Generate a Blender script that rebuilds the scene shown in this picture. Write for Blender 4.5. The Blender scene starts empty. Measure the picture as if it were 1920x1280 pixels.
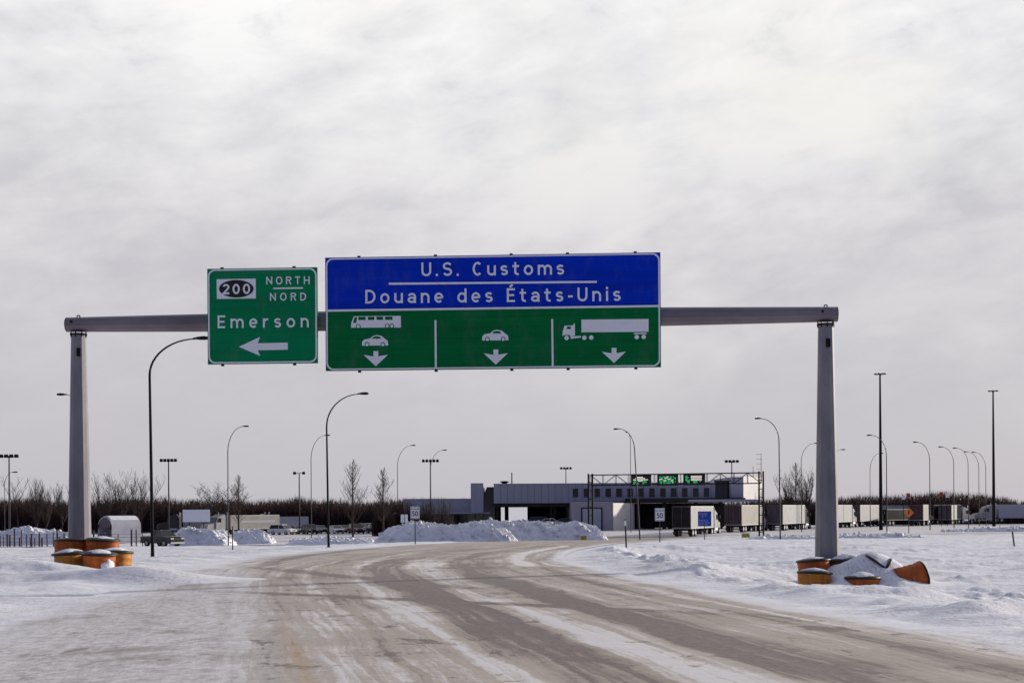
import bpy, math, random
import numpy as np
from mathutils import Vector, Matrix

C = bpy.context.scene.collection
SC = bpy.context.scene
R = math.radians
random.seed(7)

# ------------------------------------------------------------------ camera
EYE = 1.7
HY = 955.0            # horizon row in the 1920 x 1280 photograph
FPX = 2400.0          # focal length in photograph pixels
ROLL = R(0.35)
cam_d = bpy.data.cameras.new('camera')
cam = bpy.data.objects.new('camera', cam_d); C.objects.link(cam)
cam_d.sensor_width = 36.0
cam_d.lens = 36.0 * FPX / 1920.0
cam_d.shift_y = (HY - 640.0) / 1920.0
cam_d.clip_start = 0.1
cam_d.clip_end = 9000.0
cam.location = (0, 0, EYE)
cam.rotation_euler = (Matrix.Rotation(R(90), 3, 'X') @ Matrix.Rotation(-ROLL, 3, 'Z')).to_euler()
SC.camera = cam

# ------------------------------------------------------------------ light
SUN_EL, SUN_AZ = R(15), R(60)      # azimuth to the right of the viewing direction (+Y)
sun_d = bpy.data.lights.new('sun', 'SUN'); sun = bpy.data.objects.new('sun', sun_d); C.objects.link(sun)
sun_d.energy = 4.4
sun_d.angle = R(1.6)
sun_d.color = (1.0, 0.92, 0.80)
sv = Vector((math.sin(SUN_AZ) * math.cos(SUN_EL), math.cos(SUN_AZ) * math.cos(SUN_EL), math.sin(SUN_EL)))
sun.rotation_euler = (-sv).to_track_quat('-Z', 'Y').to_euler()
sun.location = (60, 40, 60)

SC.view_settings.view_transform = 'Standard'
SC.view_settings.look = 'None'
SC.view_settings.exposure = 0.0
SC.view_settings.gamma = 1.0
SC.view_settings.use_curve_mapping = False

W = bpy.data.worlds.new('World'); SC.world = W; W.use_nodes = True


class NT:
    """small helper round a node tree"""
    def __init__(s, nt):
        s.nt = nt
    def n(s, t, **k):
        nd = s.nt.nodes.new(t)
        for a, v in k.items():
            setattr(nd, a, v)
        return nd
    def l(s, a, b):
        s.nt.links.new(a, b)
    def val(s, sock, v):
        if isinstance(v, bpy.types.NodeSocket): s.l(v, sock)
        elif v is not None: sock.default_value = v
    def math(s, op, a, b=None, clamp=False):
        m = s.n('ShaderNodeMath', operation=op); m.use_clamp = clamp
        s.val(m.inputs[0], a)
        if b is not None: s.val(m.inputs[1], b)
        return m.outputs[0]
    def mix(s, f, a, b, blend='MIX'):
        m = s.n('ShaderNodeMix', data_type='RGBA', blend_type=blend)
        s.val(m.inputs[0], f)
        for i, v in ((6, a), (7, b)):
            if isinstance(v, bpy.types.NodeSocket): s.l(v, m.inputs[i])
            else: m.inputs[i].default_value = (*v[:3], 1)
        return m.outputs[2]
    def ramp(s, f, stops, interp='LINEAR'):
        r = s.n('ShaderNodeValToRGB'); r.color_ramp.interpolation = interp
        el = r.color_ramp.elements
        while len(el) < len(stops): el.new(0.5)
        for e, (p, c) in zip(el, stops):
            e.position = p
            e.color = (c, c, c, 1) if isinstance(c, (int, float)) else (*c, 1)
        s.val(r.inputs[0], f)
        return r.outputs[0]
    def noise(s, vec, scale, detail=4, rough=0.55, dist=0.0):
        t = s.n('ShaderNodeTexNoise')
        if vec is not None: s.l(vec, t.inputs['Vector'])
        t.inputs['Scale'].default_value = scale
        t.inputs['Detail'].default_value = detail
        t.inputs['Roughness'].default_value = rough
        t.inputs['Distortion'].default_value = dist
        return t.outputs[0]
    def comb(s, x, y, z):
        c = s.n('ShaderNodeCombineXYZ')
        for i, v in enumerate((x, y, z)): s.val(c.inputs[i], v)
        return c.outputs[0]
    def vmul(s, v, k):
        m = s.n('ShaderNodeVectorMath', operation='MULTIPLY'); s.l(v, m.inputs[0]); m.inputs[1].default_value = k
        return m.outputs[0]


def build_world():
    nt = W.node_tree; nt.nodes.clear(); t = NT(nt)
    out = t.n('ShaderNodeOutputWorld'); bg = t.n('ShaderNodeBackground'); bg.inputs[1].default_value = 1.0
    t.l(bg.outputs[0], out.inputs[0])
    tc = t.n('ShaderNodeTexCoord'); sp = t.n('ShaderNodeSeparateXYZ'); t.l(tc.outputs['Generated'], sp.inputs[0])
    x, y, z = sp.outputs
    zz = t.math('MAXIMUM', z, 0.0)
    rot = t.n('ShaderNodeVectorRotate', rotation_type='Y_AXIS'); t.l(tc.outputs['Generated'], rot.inputs['Vector']); rot.inputs['Angle'].default_value = R(9)
    pr = rot.outputs[0]
    n1 = t.noise(t.vmul(pr, (1.0, 1.0, 2.3)), 4.6, 8, 0.55, 0.2)
    n2 = t.noise(t.vmul(pr, (1.0, 1.0, 2.4)), 15.0, 7, 0.6, 0.25)
    n3 = t.noise(t.vmul(pr, (1.0, 1.0, 1.6)), 5.0, 4, 0.55, 0.3)
    # layered overcast, brighter overhead than along the horizon
    base = t.ramp(zz, [(0.0, (0.56, 0.54, 0.585)), (0.08, (0.60, 0.578, 0.62)), (0.16, (0.665, 0.645, 0.675)), (0.225, (0.74, 0.725, 0.745)),
                       (0.30, (0.85, 0.842, 0.852)), (0.38, (0.96, 0.956, 0.958)), (0.7, (0.58, 0.59, 0.66)), (1.0, (0.40, 0.425, 0.53))])
    c = t.math('ADD', t.math('MULTIPLY', n1, 0.58), t.math('MULTIPLY', n2, 0.42))
    cl = t.ramp(c, [(0.40, 0.0), (0.60, 1.0)])
    amt = t.ramp(zz, [(0.03, 0.0), (0.22, 1.0)])
    lo = t.mix(1.0, base, (0.85, 0.848, 0.872), 'MULTIPLY')
    hi = t.mix(1.0, base, (1.11, 1.105, 1.09), 'MULTIPLY')
    cloud = t.mix(cl, lo, hi)
    col = t.mix(amt, base, cloud)
    # warm bright patch of thin cloud in front of the sun side
    warm = t.math('MULTIPLY', t.ramp(n3, [(0.50, 0.0), (0.66, 1.0)]), t.math('MULTIPLY', t.ramp(x, [(0.0, 0.35), (0.12, 1.0)]), t.math('MULTIPLY', amt, 0.65)))
    col = t.mix(warm, col, (0.94, 0.925, 0.87))
    # few blue-grey thin spots high up
    thin = t.math('MULTIPLY', t.ramp(n2, [(0.28, 1.0), (0.40, 0.0)]), t.ramp(zz, [(0.22, 0.0), (0.4, 0.4)]))
    col = t.mix(thin, col, (0.60, 0.64, 0.70))
    # unseen sky round behind the camera, darkened and blued to shade facing surfaces
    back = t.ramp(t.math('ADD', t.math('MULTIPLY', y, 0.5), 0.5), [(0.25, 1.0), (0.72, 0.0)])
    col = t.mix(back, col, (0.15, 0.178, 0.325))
    sky = t.n('ShaderNodeTexSky', sky_type='NISHITA'); sky.sun_disc = False
    sky.sun_elevation = SUN_EL; sky.sun_rotation = SUN_AZ
    skyc = t.mix(1.0, sky.outputs[0], (0.06, 0.06, 0.06), 'MULTIPLY')
    col = t.mix(0.06, col, skyc)
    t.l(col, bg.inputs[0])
build_world()

# ------------------------------------------------------------------ photograph -> place
def unroll(px, py):
    dx, dy = px - 960.0, HY - py
    c, s = math.cos(ROLL), math.sin(ROLL)
    return dx * c + dy * s, -dx * s + dy * c
def at(px, py, Y):
    x, y = unroll(px, py)
    return Vector((x * Y / FPX, Y, EYE + y * Y / FPX))
def slope(Y):
    return -0.0175 * np.clip(np.asarray(Y, float) - 37.0, 0, 120)
def ground_hit(px, py):
    x, y = unroll(px, py); Y = 20.0
    for _ in range(80):
        Y = 0.5 * Y + 0.5 * FPX * (EYE - float(slope(Y))) / -y
    return x * Y / FPX, Y
def solve_top(px, py, H):
    """depth at which a thing of height H standing on the slope has its top at this pixel"""
    x, y = unroll(px, py); Y = 100.0
    for _ in range(80):
        Y = 0.6 * Y + 0.4 * FPX * (float(slope(Y)) + H - EYE) / y
    return Y

# road edges measured along the right-hand edge of the carriageway
RP = [(-40, 19.0), (0, 9.9)] + sorted([(Y, X) for X, Y in [ground_hit(*q) for q in
      [(1920, 1205), (1440, 1122), (1240, 1090), (1100, 1065), (1048, 1046), (1078, 1031), (1150, 1019), (1255, 1011)]]])
WL = [(-40, 14.5), (15, 14.0), (22, 13.4), (29, 12.4), (40, 12.4), (60, 14.5), (80, 16.5), (110, 18.5), (150, 22.0), (200, 24)]
_y = np.linspace(-40, 175, 216)
_r = np.interp(_y, [a for a, b in RP], [b for a, b in RP])
_last = RP[-1]
_r = np.where(_y > _last[0], _last[1] + (_y - _last[0]) * 0.42, _r)
for _ in range(60):
    _r[1:-1] = 0.25 * _r[:-2] + 0.5 * _r[1:-1] + 0.25 * _r[2:]
_w = np.interp(_y, [a for a, b in WL], [b for a, b in WL])
def XR(Y): return np.interp(Y, _y, _r)
def XW(Y): return np.interp(Y, _y, _w)

# ------------------------------------------------------------------ noise in numpy
def _hash(ix, iy, seed):
    h = (ix.astype(np.int64) * 374761393 + iy.astype(np.int64) * 668265263 + seed * 982451653) & 0xffffffff
    h = ((h ^ (h >> 13)) * 1274126177) & 0xffffffff
    return ((h ^ (h >> 16)) & 0xffff) / 65535.0
def vn(x, y, seed=1):
    x = np.asarray(x, float); y = np.asarray(y, float)
    ix, iy = np.floor(x), np.floor(y); fx, fy = x - ix, y - iy
    fx = fx * fx * (3 - 2 * fx); fy = fy * fy * (3 - 2 * fy)
    a, b = _hash(ix, iy, seed), _hash(ix + 1, iy, seed)
    c, d = _hash(ix, iy + 1, seed), _hash(ix + 1, iy + 1, seed)
    return (a * (1 - fx) + b * fx) * (1 - fy) + (c * (1 - fx) + d * fx) * fy
def fbm(x, y, seed=1, o=4):
    s = 0; a = 0.5; n = 0
    for i in range(o):
        s = s + a * vn(x * 2 ** i, y * 2 ** i, seed + i * 17); n += a; a *= 0.5
    return s / n - 0.5
def S(v, a, b):
    t = np.clip((v - a) / (b - a), 0, 1); return t * t * (3 - 2 * t)
def gauss(X, Y, cx, cy, sx, sy):
    return np.exp(-((X - cx) / sx) ** 2 - ((Y - cy) / sy) ** 2)

def ground_height(X, Y):
    X = np.asarray(X, float); Y = np.asarray(Y, float)
    z = slope(Y)
    dr = X - XR(Y); dl = (XR(Y) - XW(Y)) - X
    front = (Y < 176)
    off = np.where(front, np.maximum(dr, dl), 10.0)
    m = S(off, 0.0, 1.6)
    z = z - 0.03 * (1 - m)
    near = 1 - S(Y, 60, 130)
    z = z - 0.45 * S(-X, 10, 24) * S(Y, 105, 150)
    # the verge on the right falls away a little, ditch on the left further on
    z = z - 0.45 * S(dr, 1.0, 7.0) * (1 - S(Y, 50, 100))
    z = z - 0.40 * S(dl, 2.0, 9.0) * S(Y, 40, 58) * (1 - S(Y, 95, 130))
    # wind-packed drifts, long across the view
    wx, wy = X * 0.94 + Y * 0.34, -X * 0.34 + Y * 0.94
    drift = fbm(wx * 0.16, wy * 0.62, 3, 4)
    z = z + m * (0.34 * drift * (0.35 + 0.65 * near) * (1 + 0.5 * S(dr, 0.5, 4)) + 0.30 * fbm(X * 0.06, Y * 0.06, 9, 3) * S(off, 2, 12))
    rip = np.abs(fbm(wx * 0.30, wy * 1.1, 31, 2))
    z = z + m * near * 0.13 * (0.25 - rip)
    # ploughed clods beside the right edge and on the left verge
    clod = S(fbm(X * 0.35, Y * 0.35, 44, 2), -0.05, 0.25)
    band = S(dr, 1.2, 2.6) * (1 - S(dr, 5.5, 9.5))
    z = z + near * band * clod * (0.22 * np.maximum(fbm(X * 2.2, Y * 2.2, 51, 3), -0.05) + 0.10)
    z = z + near * S(dl, 1.0, 4.0) * 0.07 * fbm(X * 2.6, Y * 2.6, 71, 3)
    z = z + m * near * 0.022 * fbm(X * 4.0, Y * 5.0, 91, 3)
    dune = fbm(wx * 0.30 + 0.4 * fbm(X * 0.3, Y * 0.3, 5, 2), wy * 0.95, 119, 3)
    z = z + m * near * (0.42 * np.maximum(dune, -0.06)) * S(off, 0.8, 3.0)
    # fingers of blown snow beside the right edge, and the broken ploughed ridge behind them
    fx_a, fy_a = X * 0.86 + Y * 0.5, -X * 0.5 + Y * 0.86
    fing = np.maximum(fbm(fx_a * 0.40, fy_a * 1.6, 133, 2), -0.03)
    z = z + 0.55 * fing * S(dr, 0.4, 1.8) * (1 - S(dr, 4.5, 6.5)) * (1 - S(Y, 32, 44))
    rg = np.exp(-((dr - 6.0 - 1.2 * fbm(X * 0.1, Y * 0.1, 8, 2)) / 1.3) ** 2) * (1 - S(Y, 34, 46))
    z = z + rg * (0.10 + 0.50 * np.maximum(fbm(X * 1.6, Y * 1.9, 141, 4), -0.05))
    rg2 = np.exp(-((dr - 2.6 - 1.5 * fbm(X * 0.15, Y * 0.12, 18, 2)) / 1.0) ** 2) * S(Y, 30, 36) * (1 - S(Y, 70, 85))
    z = z + rg2 * (0.10 + 0.50 * np.maximum(fbm(X * 1.8, Y * 1.6, 151, 4), -0.05))
    patch = S(fbm(X * 0.22, Y * 0.3, 15, 3), -0.04, 0.12)
    z = z + m * near * patch * 0.20 * np.maximum(fbm(wx * 1.5, wy * 3.4, 63, 3), -0.02) * S(off, 2.5, 6.0)
    far_ = S(Y, 60, 110) * (1 - S(Y, 170, 220))
    z = z + m * far_ * 0.30 * np.maximum(fbm(wx * 0.35, wy * 0.9, 66, 4), -0.08)
    # drifts blown round the two gantry legs and their barrels
    z = z + m * (1 - S(Y, 120, 170)) * 0.11 * np.maximum(fbm(wx * 0.22, wy * 2.4, 161, 3), -0.04) * S(off, 4, 9)
    # right leg: ground round the half buried barrels
    zc = slope(Y) - 0.50 + 0.80 * gauss(X, Y, 10.35, 36.1, 1.15, 0.75) + 0.34 * gauss(X, Y, 8.95, 36.4, 0.6, 1.0) + 0.20 * gauss(X, Y, 8.95, 34.8, 0.33, 0.6)
    zc = zc + 0.24 * gauss(X, Y, 10.3, 34.8, 0.7, 0.45) + 0.30 * gauss(X, Y, 9.75, 35.7, 0.75, 0.5) + 0.10 * fbm(X * 1.3, Y * 1.3, 171, 3) + 0.04 * fbm(X * 5, Y * 5, 172, 2)
    wc = np.clip(1.7 * gauss(X, Y, 9.5, 34.3, 2.8, 3.0), 0, 1)
    z = z * (1 - wc) + zc * wc
    z = z + 0.30 * gauss(X, Y, -12.3, 34.3, 0.6, 0.8) + 0.42 * gauss(X, Y, -13.2, 33.1, 3.0, 0.75) + 0.30 * gauss(X, Y, -9.2, 30.6, 1.6, 0.8) + 0.24 * gauss(X, Y, -9.6, 31.5, 3.0, 1.1) + 0.3 * gauss(X, Y, -12.9, 38.6, 1.5, 1.0)
    return z
def G(x, y):
    return float(ground_height(np.array([x]), np.array([y]))[0])

# ------------------------------------------------------------------ materials
def principled(name, spec=0.4):
    m = bpy.data.materials.new(name); m.use_nodes = True
    t = NT(m.node_tree); b = m.node_tree.nodes['Principled BSDF']
    b.inputs['Specular IOR Level'].default_value = spec
    return m, t, b
def mat(name, col, rough=0.6, metal=0.0, var=0.12, scale=3.0, bump=0.0, spec=0.4, stretch=(1, 1, 1)):
    m, t, b = principled(name, spec)
    tc = t.n('ShaderNodeTexCoord')
    v = t.vmul(tc.outputs['Object'], stretch)
    n = t.noise(v, scale, 5, 0.6)
    lo = tuple(c * (1 - var) for c in col); hi = tuple(min(1, c * (1 + var)) for c in col)
    f = t.ramp(n, [(0.3, 0.0), (0.7, 1.0)])
    t.l(t.mix(f, lo, hi), b.inputs['Base Color'])
    b.inputs['Roughness'].default_value = rough; b.inputs['Metallic'].default_value = metal
    if bump:
        bp = t.n('ShaderNodeBump'); bp.inputs['Strength'].default_value = bump
        t.l(t.noise(v, scale * 6, 4, 0.6), bp.inputs['Height']); t.l(bp.outputs[0], b.inputs['Normal'])
    return m
def emis(name, col, k):
    m, t, b = principled(name)
    b.inputs['Base Color'].default_value = (0.01, 0.01, 0.01, 1)
    b.inputs['Emission Color'].default_value = (*col, 1); b.inputs['Emission Strength'].default_value = k
    return m

def snow_colour(t, pos, dirt=1.0):
    """snow with grit and old ice in it; returns colour and a height for the bump"""
    big = t.noise(pos, 0.16, 4, 0.6)
    mid = t.noise(t.vmul(pos, (0.6, 1.5, 1)), 1.1, 6, 0.65)
    fine = t.noise(pos, 9.0, 4, 0.7)
    grit = t.noise(t.vmul(pos, (1.0, 0.7, 1)), 17.0, 4, 0.7)
    c = t.mix(t.ramp(mid, [(0.32, 1.0), (0.62, 0.0)]), (0.79, 0.795, 0.83), (0.62, 0.615, 0.645))
    gl = t.math('MULTIPLY', t.ramp(grit, [(0.50, 0.0), (0.66, 1.0)]), t.math('MULTIPLY', t.ramp(big, [(0.42, 0.06), (0.62, 0.8)]), dirt))
    c = t.mix(gl, c, (0.27, 0.245, 0.24))
    speck = t.noise(t.vmul(pos, (1.0, 0.6, 1)), 8.0, 5, 0.8)
    worn = t.noise(pos, 0.45, 5, 0.65)
    sp_ = t.math('MULTIPLY', t.ramp(speck, [(0.50, 0.0), (0.60, 0.9)]), t.math('MULTIPLY', t.ramp(worn, [(0.46, 0.03), (0.58, 0.75)]), dirt))
    c = t.mix(sp_, c, (0.40, 0.385, 0.395))
    h = t.math('ADD', t.math('MULTIPLY', mid, 1.0), t.math('ADD', t.math('MULTIPLY', fine, 0.14), t.math('MULTIPLY', grit, 0.05)))
    return c, h

def make_snow(name, dirt=1.0, bump=0.5):
    m, t, b = principled(name, 0.25)
    g = t.n('ShaderNodeNewGeometry')
    c, h = snow_colour(t, g.outputs['Position'], dirt)
    t.l(c, b.inputs['Base Color']); b.inputs['Roughness'].default_value = 0.75
    bp = t.n('ShaderNodeBump'); bp.inputs['Strength'].default_value = bump; bp.inputs['Distance'].default_value = 0.12
    t.l(h, bp.inputs['Height']); t.l(bp.outputs[0], b.inputs['Normal'])
    return m

M = {}
M['snow'] = make_snow('snow', 1.0, 0.42)
M['clean_snow'] = make_snow('clean_snow', 0.2, 0.5)
M['pole_steel'] = mat('galvanised_steel', (0.20, 0.188, 0.212), 0.62, 0.25, 0.28, 1.5, 0.05, stretch=(1, 1, 0.35))
M['beam_steel'] = mat('beam_steel', (0.175, 0.152, 0.170), 0.50, 0.35, 0.30, 1.2, 0.05, stretch=(0.35, 1, 1))
M['dark_steel'] = mat('dark_steel', (0.012, 0.0105, 0.0115), 0.75, 0.0, 0.25, 2, spec=0.12)
M['grey_steel'] = mat('grey_steel', (0.060, 0.056, 0.062), 0.6, 0.2, 0.25, 2, spec=0.25)
M['black'] = mat('black_plastic', (0.012, 0.011, 0.012), 0.5, 0, 0.2, 5)
M['rubber'] = mat('rubber', (0.014, 0.013, 0.013), 0.85, 0, 0.3, 4)
M['glass'] = mat('dark_glass', (0.014, 0.015, 0.02), 0.12, 0, 0.2, 2, spec=0.5)
M['blue'] = mat('blue_sheeting', (0.0, 0.013, 0.42), 0.7, 0, 0.10, 0.8, stretch=(0.3, 1, 9), spec=0.08)
M['green'] = mat('green_sheeting', (0.0, 0.105, 0.026), 0.7, 0, 0.14, 0.8, stretch=(0.3, 1, 9), spec=0.08)
M['green2'] = mat('bright_green_sheeting', (0.0, 0.160, 0.058), 0.7, 0, 0.10, 0.8, stretch=(0.3, 1, 6), spec=0.08)
def sheeting(name, col):
    m, t, b = principled(name, 0.08)
    tc = t.n('ShaderNodeTexCoord'); o = tc.outputs['Object']; sp = t.n('ShaderNodeSeparateXYZ'); t.l(o, sp.inputs[0])
    n = t.noise(t.vmul(o, (0.25, 1, 5)), 0.8, 5, 0.6); n2 = t.noise(t.vmul(o, (1, 1, 0.5)), 2.0, 6, 0.7)
    c = t.mix(t.ramp(n, [(0.3, 0.0), (0.7, 1.0)]), tuple(v * 0.84 for v in col), tuple(v * 1.16 for v in col))
    fr = t.math('FRACT', t.math('DIVIDE', sp.outputs[2], 0.305))
    c = t.mix(t.ramp(fr, [(0.0, 0.45), (0.03, 0.0), (0.97, 0.0), (1.0, 0.45)]), c, tuple(v * 0.3 for v in col))
    c = t.mix(t.ramp(n2, [(0.5, 0.0), (0.8, 0.22)]), c, (0.16, 0.17, 0.19))
    t.l(c, b.inputs['Base Color']); b.inputs['Roughness'].default_value = 0.65
    return m
M['blue'] = sheeting('blue_sheeting', (0.0, 0.030, 0.50))
M['green'] = sheeting('green_sheeting', (0.0, 0.145, 0.040))
M['green2'] = sheeting('bright_green_sheeting', (0.0, 0.205, 0.078))
M['legend'] = mat('white_sheeting', (0.78, 0.80, 0.86), 0.5, 0, 0.03, 5, spec=0.3)
M['blacksheet'] = mat('black_sheeting', (0.008, 0.008, 0.008), 0.5, 0, 0.1, 5)
M['alu'] = mat('aluminium', (0.40, 0.40, 0.43), 0.45, 0.5, 0.12, 4)
M['orange'] = mat('orange_plastic', (0.62, 0.105, 0.010), 0.5, 0, 0.35, 2.2, 0.1)
M['amber'] = mat('amber_plastic', (0.62, 0.19, 0.018), 0.5, 0, 0.35, 2.2, 0.1)
def barrel_mat(name, col):
    m, t, b = principled(name, 0.35)
    tc = t.n('ShaderNodeTexCoord'); o = tc.outputs['Object']; g_ = t.n('ShaderNodeNewGeometry')
    n1 = t.noise(t.vmul(g_.outputs['Position'], (1, 1, 0.5)), 3.0, 6, 0.65); n2 = t.noise(t.vmul(o, (1, 1, 0.16)), 9.0, 4, 0.6); n3 = t.noise(g_.outputs['Position'], 4.5, 6, 0.7)
    c = t.mix(t.ramp(n1, [(0.35, 0.0), (0.68, 1.0)]), col, tuple(v * 0.45 for v in col))
    c = t.mix(t.ramp(n2, [(0.50, 0.0), (0.72, 0.6)]), c, (0.085, 0.045, 0.03))
    c = t.mix(t.ramp(n3, [(0.62, 0.0), (0.74, 0.45)]), c, (0.62, 0.60, 0.60))
    t.l(c, b.inputs['Base Color']); b.inputs['Roughness'].default_value = 0.6
    return m
M['orange'] = barrel_mat('scuffed_orange_plastic', (0.56, 0.120, 0.010))
M['amber'] = barrel_mat('scuffed_amber_plastic', (0.58, 0.215, 0.018))
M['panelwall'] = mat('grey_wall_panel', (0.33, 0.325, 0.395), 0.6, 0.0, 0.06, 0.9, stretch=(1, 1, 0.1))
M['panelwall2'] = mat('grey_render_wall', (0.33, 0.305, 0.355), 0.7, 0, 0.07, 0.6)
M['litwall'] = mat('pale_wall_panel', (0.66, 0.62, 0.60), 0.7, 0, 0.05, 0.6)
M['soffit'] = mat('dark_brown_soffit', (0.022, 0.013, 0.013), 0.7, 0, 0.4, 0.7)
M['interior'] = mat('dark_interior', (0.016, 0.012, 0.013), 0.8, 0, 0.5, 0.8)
M['whitepaint'] = mat('white_paint', (0.31, 0.305, 0.30), 0.55, 0, 0.14, 0.8)
M['creampaint'] = mat('cream_paint', (0.265, 0.243, 0.218), 0.55, 0, 0.14, 0.8)
M['greypaint'] = mat('grey_blue_paint', (0.36, 0.37, 0.43), 0.5, 0, 0.06, 1.3)
M['maroon'] = mat('maroon_door_paint', (0.060, 0.032, 0.034), 0.6, 0, 0.35, 1.4)
M['brown'] = mat('brown_door_paint', (0.085, 0.062, 0.066), 0.6, 0, 0.35, 1.4)
M['darkpaint'] = mat('dark_car_paint', (0.018, 0.018, 0.020), 0.3, 0.1, 0.15, 2, spec=0.5)
M['silver'] = mat('silver_car_paint', (0.33, 0.33, 0.35), 0.35, 0.4, 0.08, 2, spec=0.5)
M['whitecar'] = mat('white_car_paint', (0.66, 0.66, 0.67), 0.35, 0, 0.05, 2, spec=0.5)
M['redcar'] = mat('dark_red_car_paint', (0.10, 0.014, 0.014), 0.35, 0.1, 0.15, 2, spec=0.5)
M['bluecar'] = mat('dark_blue_car_paint', (0.018, 0.026, 0.060), 0.35, 0.1, 0.15, 2, spec=0.5)
M['greencab'] = mat('green_cab_paint', (0.010, 0.085, 0.040), 0.4, 0, 0.15, 2)
M['bark'] = mat('bark', (0.032, 0.020, 0.020), 0.9, 0, 0.35, 3)
M['twig'] = mat('bare_twigs', (0.050, 0.032, 0.028), 0.9, 0, 0.35, 0.6)
M['wood'] = mat('bare_woodland', (0.034, 0.0125, 0.0115), 0.95, 0, 0.5, 0.25)
M['shrub'] = mat('bare_brown_shrub', (0.032, 0.011, 0.007), 0.95, 0, 0.5, 0.6)
M['redlens'] = mat('red_lens', (0.30, 0.012, 0.010), 0.3, 0, 0.1, 3)
M['clearlens'] = mat('clear_lens', (0.62, 0.62, 0.60), 0.2, 0, 0.1, 3)
M['yellow'] = mat('yellow_paint', (0.36, 0.30, 0.03), 0.6, 0, 0.3, 3)
M['fabric'] = mat('white_shed_fabric', (0.40, 0.40, 0.44), 0.7, 0, 0.12, 0.8)
M['darksign'] = mat('orange_sheeting', (0.72, 0.20, 0.03), 0.5, 0, 0.08, 3)
M['redsheet'] = mat('red_sheeting', (0.42, 0.03, 0.02), 0.5, 0, 0.1, 3)
M['bluesign'] = mat('blue_sign_sheeting', (0.006, 0.045, 0.36), 0.5, 0, 0.08, 3)
M['weather'] = mat('weathered_wood', (0.12, 0.095, 0.115), 0.9, 0, 0.35, 3)
M['ledg'] = emis('green_lamp_dots', (0.02, 0.55, 0.16), 1.0)
M['ledw'] = emis('white_lamp_dots', (0.95, 0.88, 0.78), 1.0)

# ------------------------------------------------------------------ mesh helpers
class MB:
    def __init__(s): s.v = []; s.f = []
    def add(s, vs, fs):
        o = len(s.v); s.v += [tuple(v) for v in vs]; s.f += [tuple(i + o for i in f) for f in fs]
        return s
    def box(s, c, d, rz=0.0, taper=1.0):
        x, y, z = d[0] / 2, d[1] / 2, d[2] / 2
        cs, sn = math.cos(rz), math.sin(rz); vs = []
        for k in (-1, 1):
            q = taper if k > 0 else 1
            for a, b in ((-1, -1), (1, -1), (1, 1), (-1, 1)):
                X, Y = a * x * q, b * y * q
                vs.append((c[0] + X * cs - Y * sn, c[1] + X * sn + Y * cs, c[2] + k * z))
        return s.add(vs, [(3, 2, 1, 0), (4, 5, 6, 7), (0, 1, 5, 4), (1, 2, 6, 5), (2, 3, 7, 6), (3, 0, 4, 7)])
    def span(s, x0, x1, y0, y1, z0, z1):
        return s.box(((x0 + x1) / 2, (y0 + y1) / 2, (z0 + z1) / 2), (x1 - x0, y1 - y0, z1 - z0))
    def tube(s, pts, rad, n=8, caps=True):
        pts = [Vector(p) for p in pts]
        if not isinstance(rad, (list, tuple)): rad = [rad] * len(pts)
        vs = []; fs = []
        for i, p in enumerate(pts):
            d = (pts[min(i + 1, len(pts) - 1)] - pts[max(i - 1, 0)]).normalized()
            u = d.cross(Vector((0, 0, 1)) if abs(d.z) < 0.95 else Vector((0, 1, 0))).normalized(); w = d.cross(u)
            for k in range(n):
                a = 2 * math.pi * (k + 0.5) / n
                vs.append(p + (u * math.cos(a) + w * math.sin(a)) * rad[i])
        for i in range(len(pts) - 1):
            for k in range(n):
                fs.append((i * n + k, i * n + (k + 1) % n, (i + 1) * n + (k + 1) % n, (i + 1) * n + k))
        if caps:
            fs.append(tuple(range(n - 1, -1, -1))); fs.append(tuple(range((len(pts) - 1) * n, len(pts) * n)))
        return s.add(vs, fs)
    def cyl(s, a, b, r0, r1=None, n=12):
        return s.tube([a, b], [r0, r0 if r1 is None else r1], n)
    def lathe(s, prof, n=20, c=(0, 0, 0)):
        vs = []; fs = []
        for r, z in prof:
            for k in range(n):
                a = 2 * math.pi * k / n
                vs.append((c[0] + r * math.cos(a), c[1] + r * math.sin(a), c[2] + z))
        for i in range(len(prof) - 1):
            for k in range(n):
                fs.append((i * n + k, i * n + (k + 1) % n, (i + 1) * n + (k + 1) % n, (i + 1) * n + k))
        fs.append(tuple(range(n - 1, -1, -1))); fs.append(tuple(range((len(prof) - 1) * n, len(prof) * n)))
        return s.add(vs, fs)
    def prism(s, poly, axis, a, b):
        """polygon in the plane across axis ('x' -> (y,z), 'y' -> (x,z), 'z' -> (x,y)) pulled from a to b"""
        def pt(p, h):
            return (h, p[0], p[1]) if axis == 'x' else (p[0], h, p[1]) if axis == 'y' else (p[0], p[1], h)
        n = len(poly)
        vs = [pt(p, a) for p in poly] + [pt(p, b) for p in poly]
        return s.add(vs, [tuple(range(n))[::-1], tuple(range(n, 2 * n))] + [(i, (i + 1) % n, (i + 1) % n + n, i + n) for i in range(n)])
    def build(s, name, m, parent=None, smooth=False, bevel=0.0):
        me = bpy.data.meshes.new(name); me.from_pydata(s.v, [], s.f); me.update()
        if smooth:
            me.polygons.foreach_set('use_smooth', [True] * len(me.polygons))
        o = bpy.data.objects.new(name, me); C.objects.link(o)
        o.data.materials.append(m)
        if bevel:
            b = o.modifiers.new('bevel', 'BEVEL'); b.width = bevel; b.segments = 2; b.limit_method = 'ANGLE'
        if parent is not None: o.parent = parent
        return o
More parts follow.
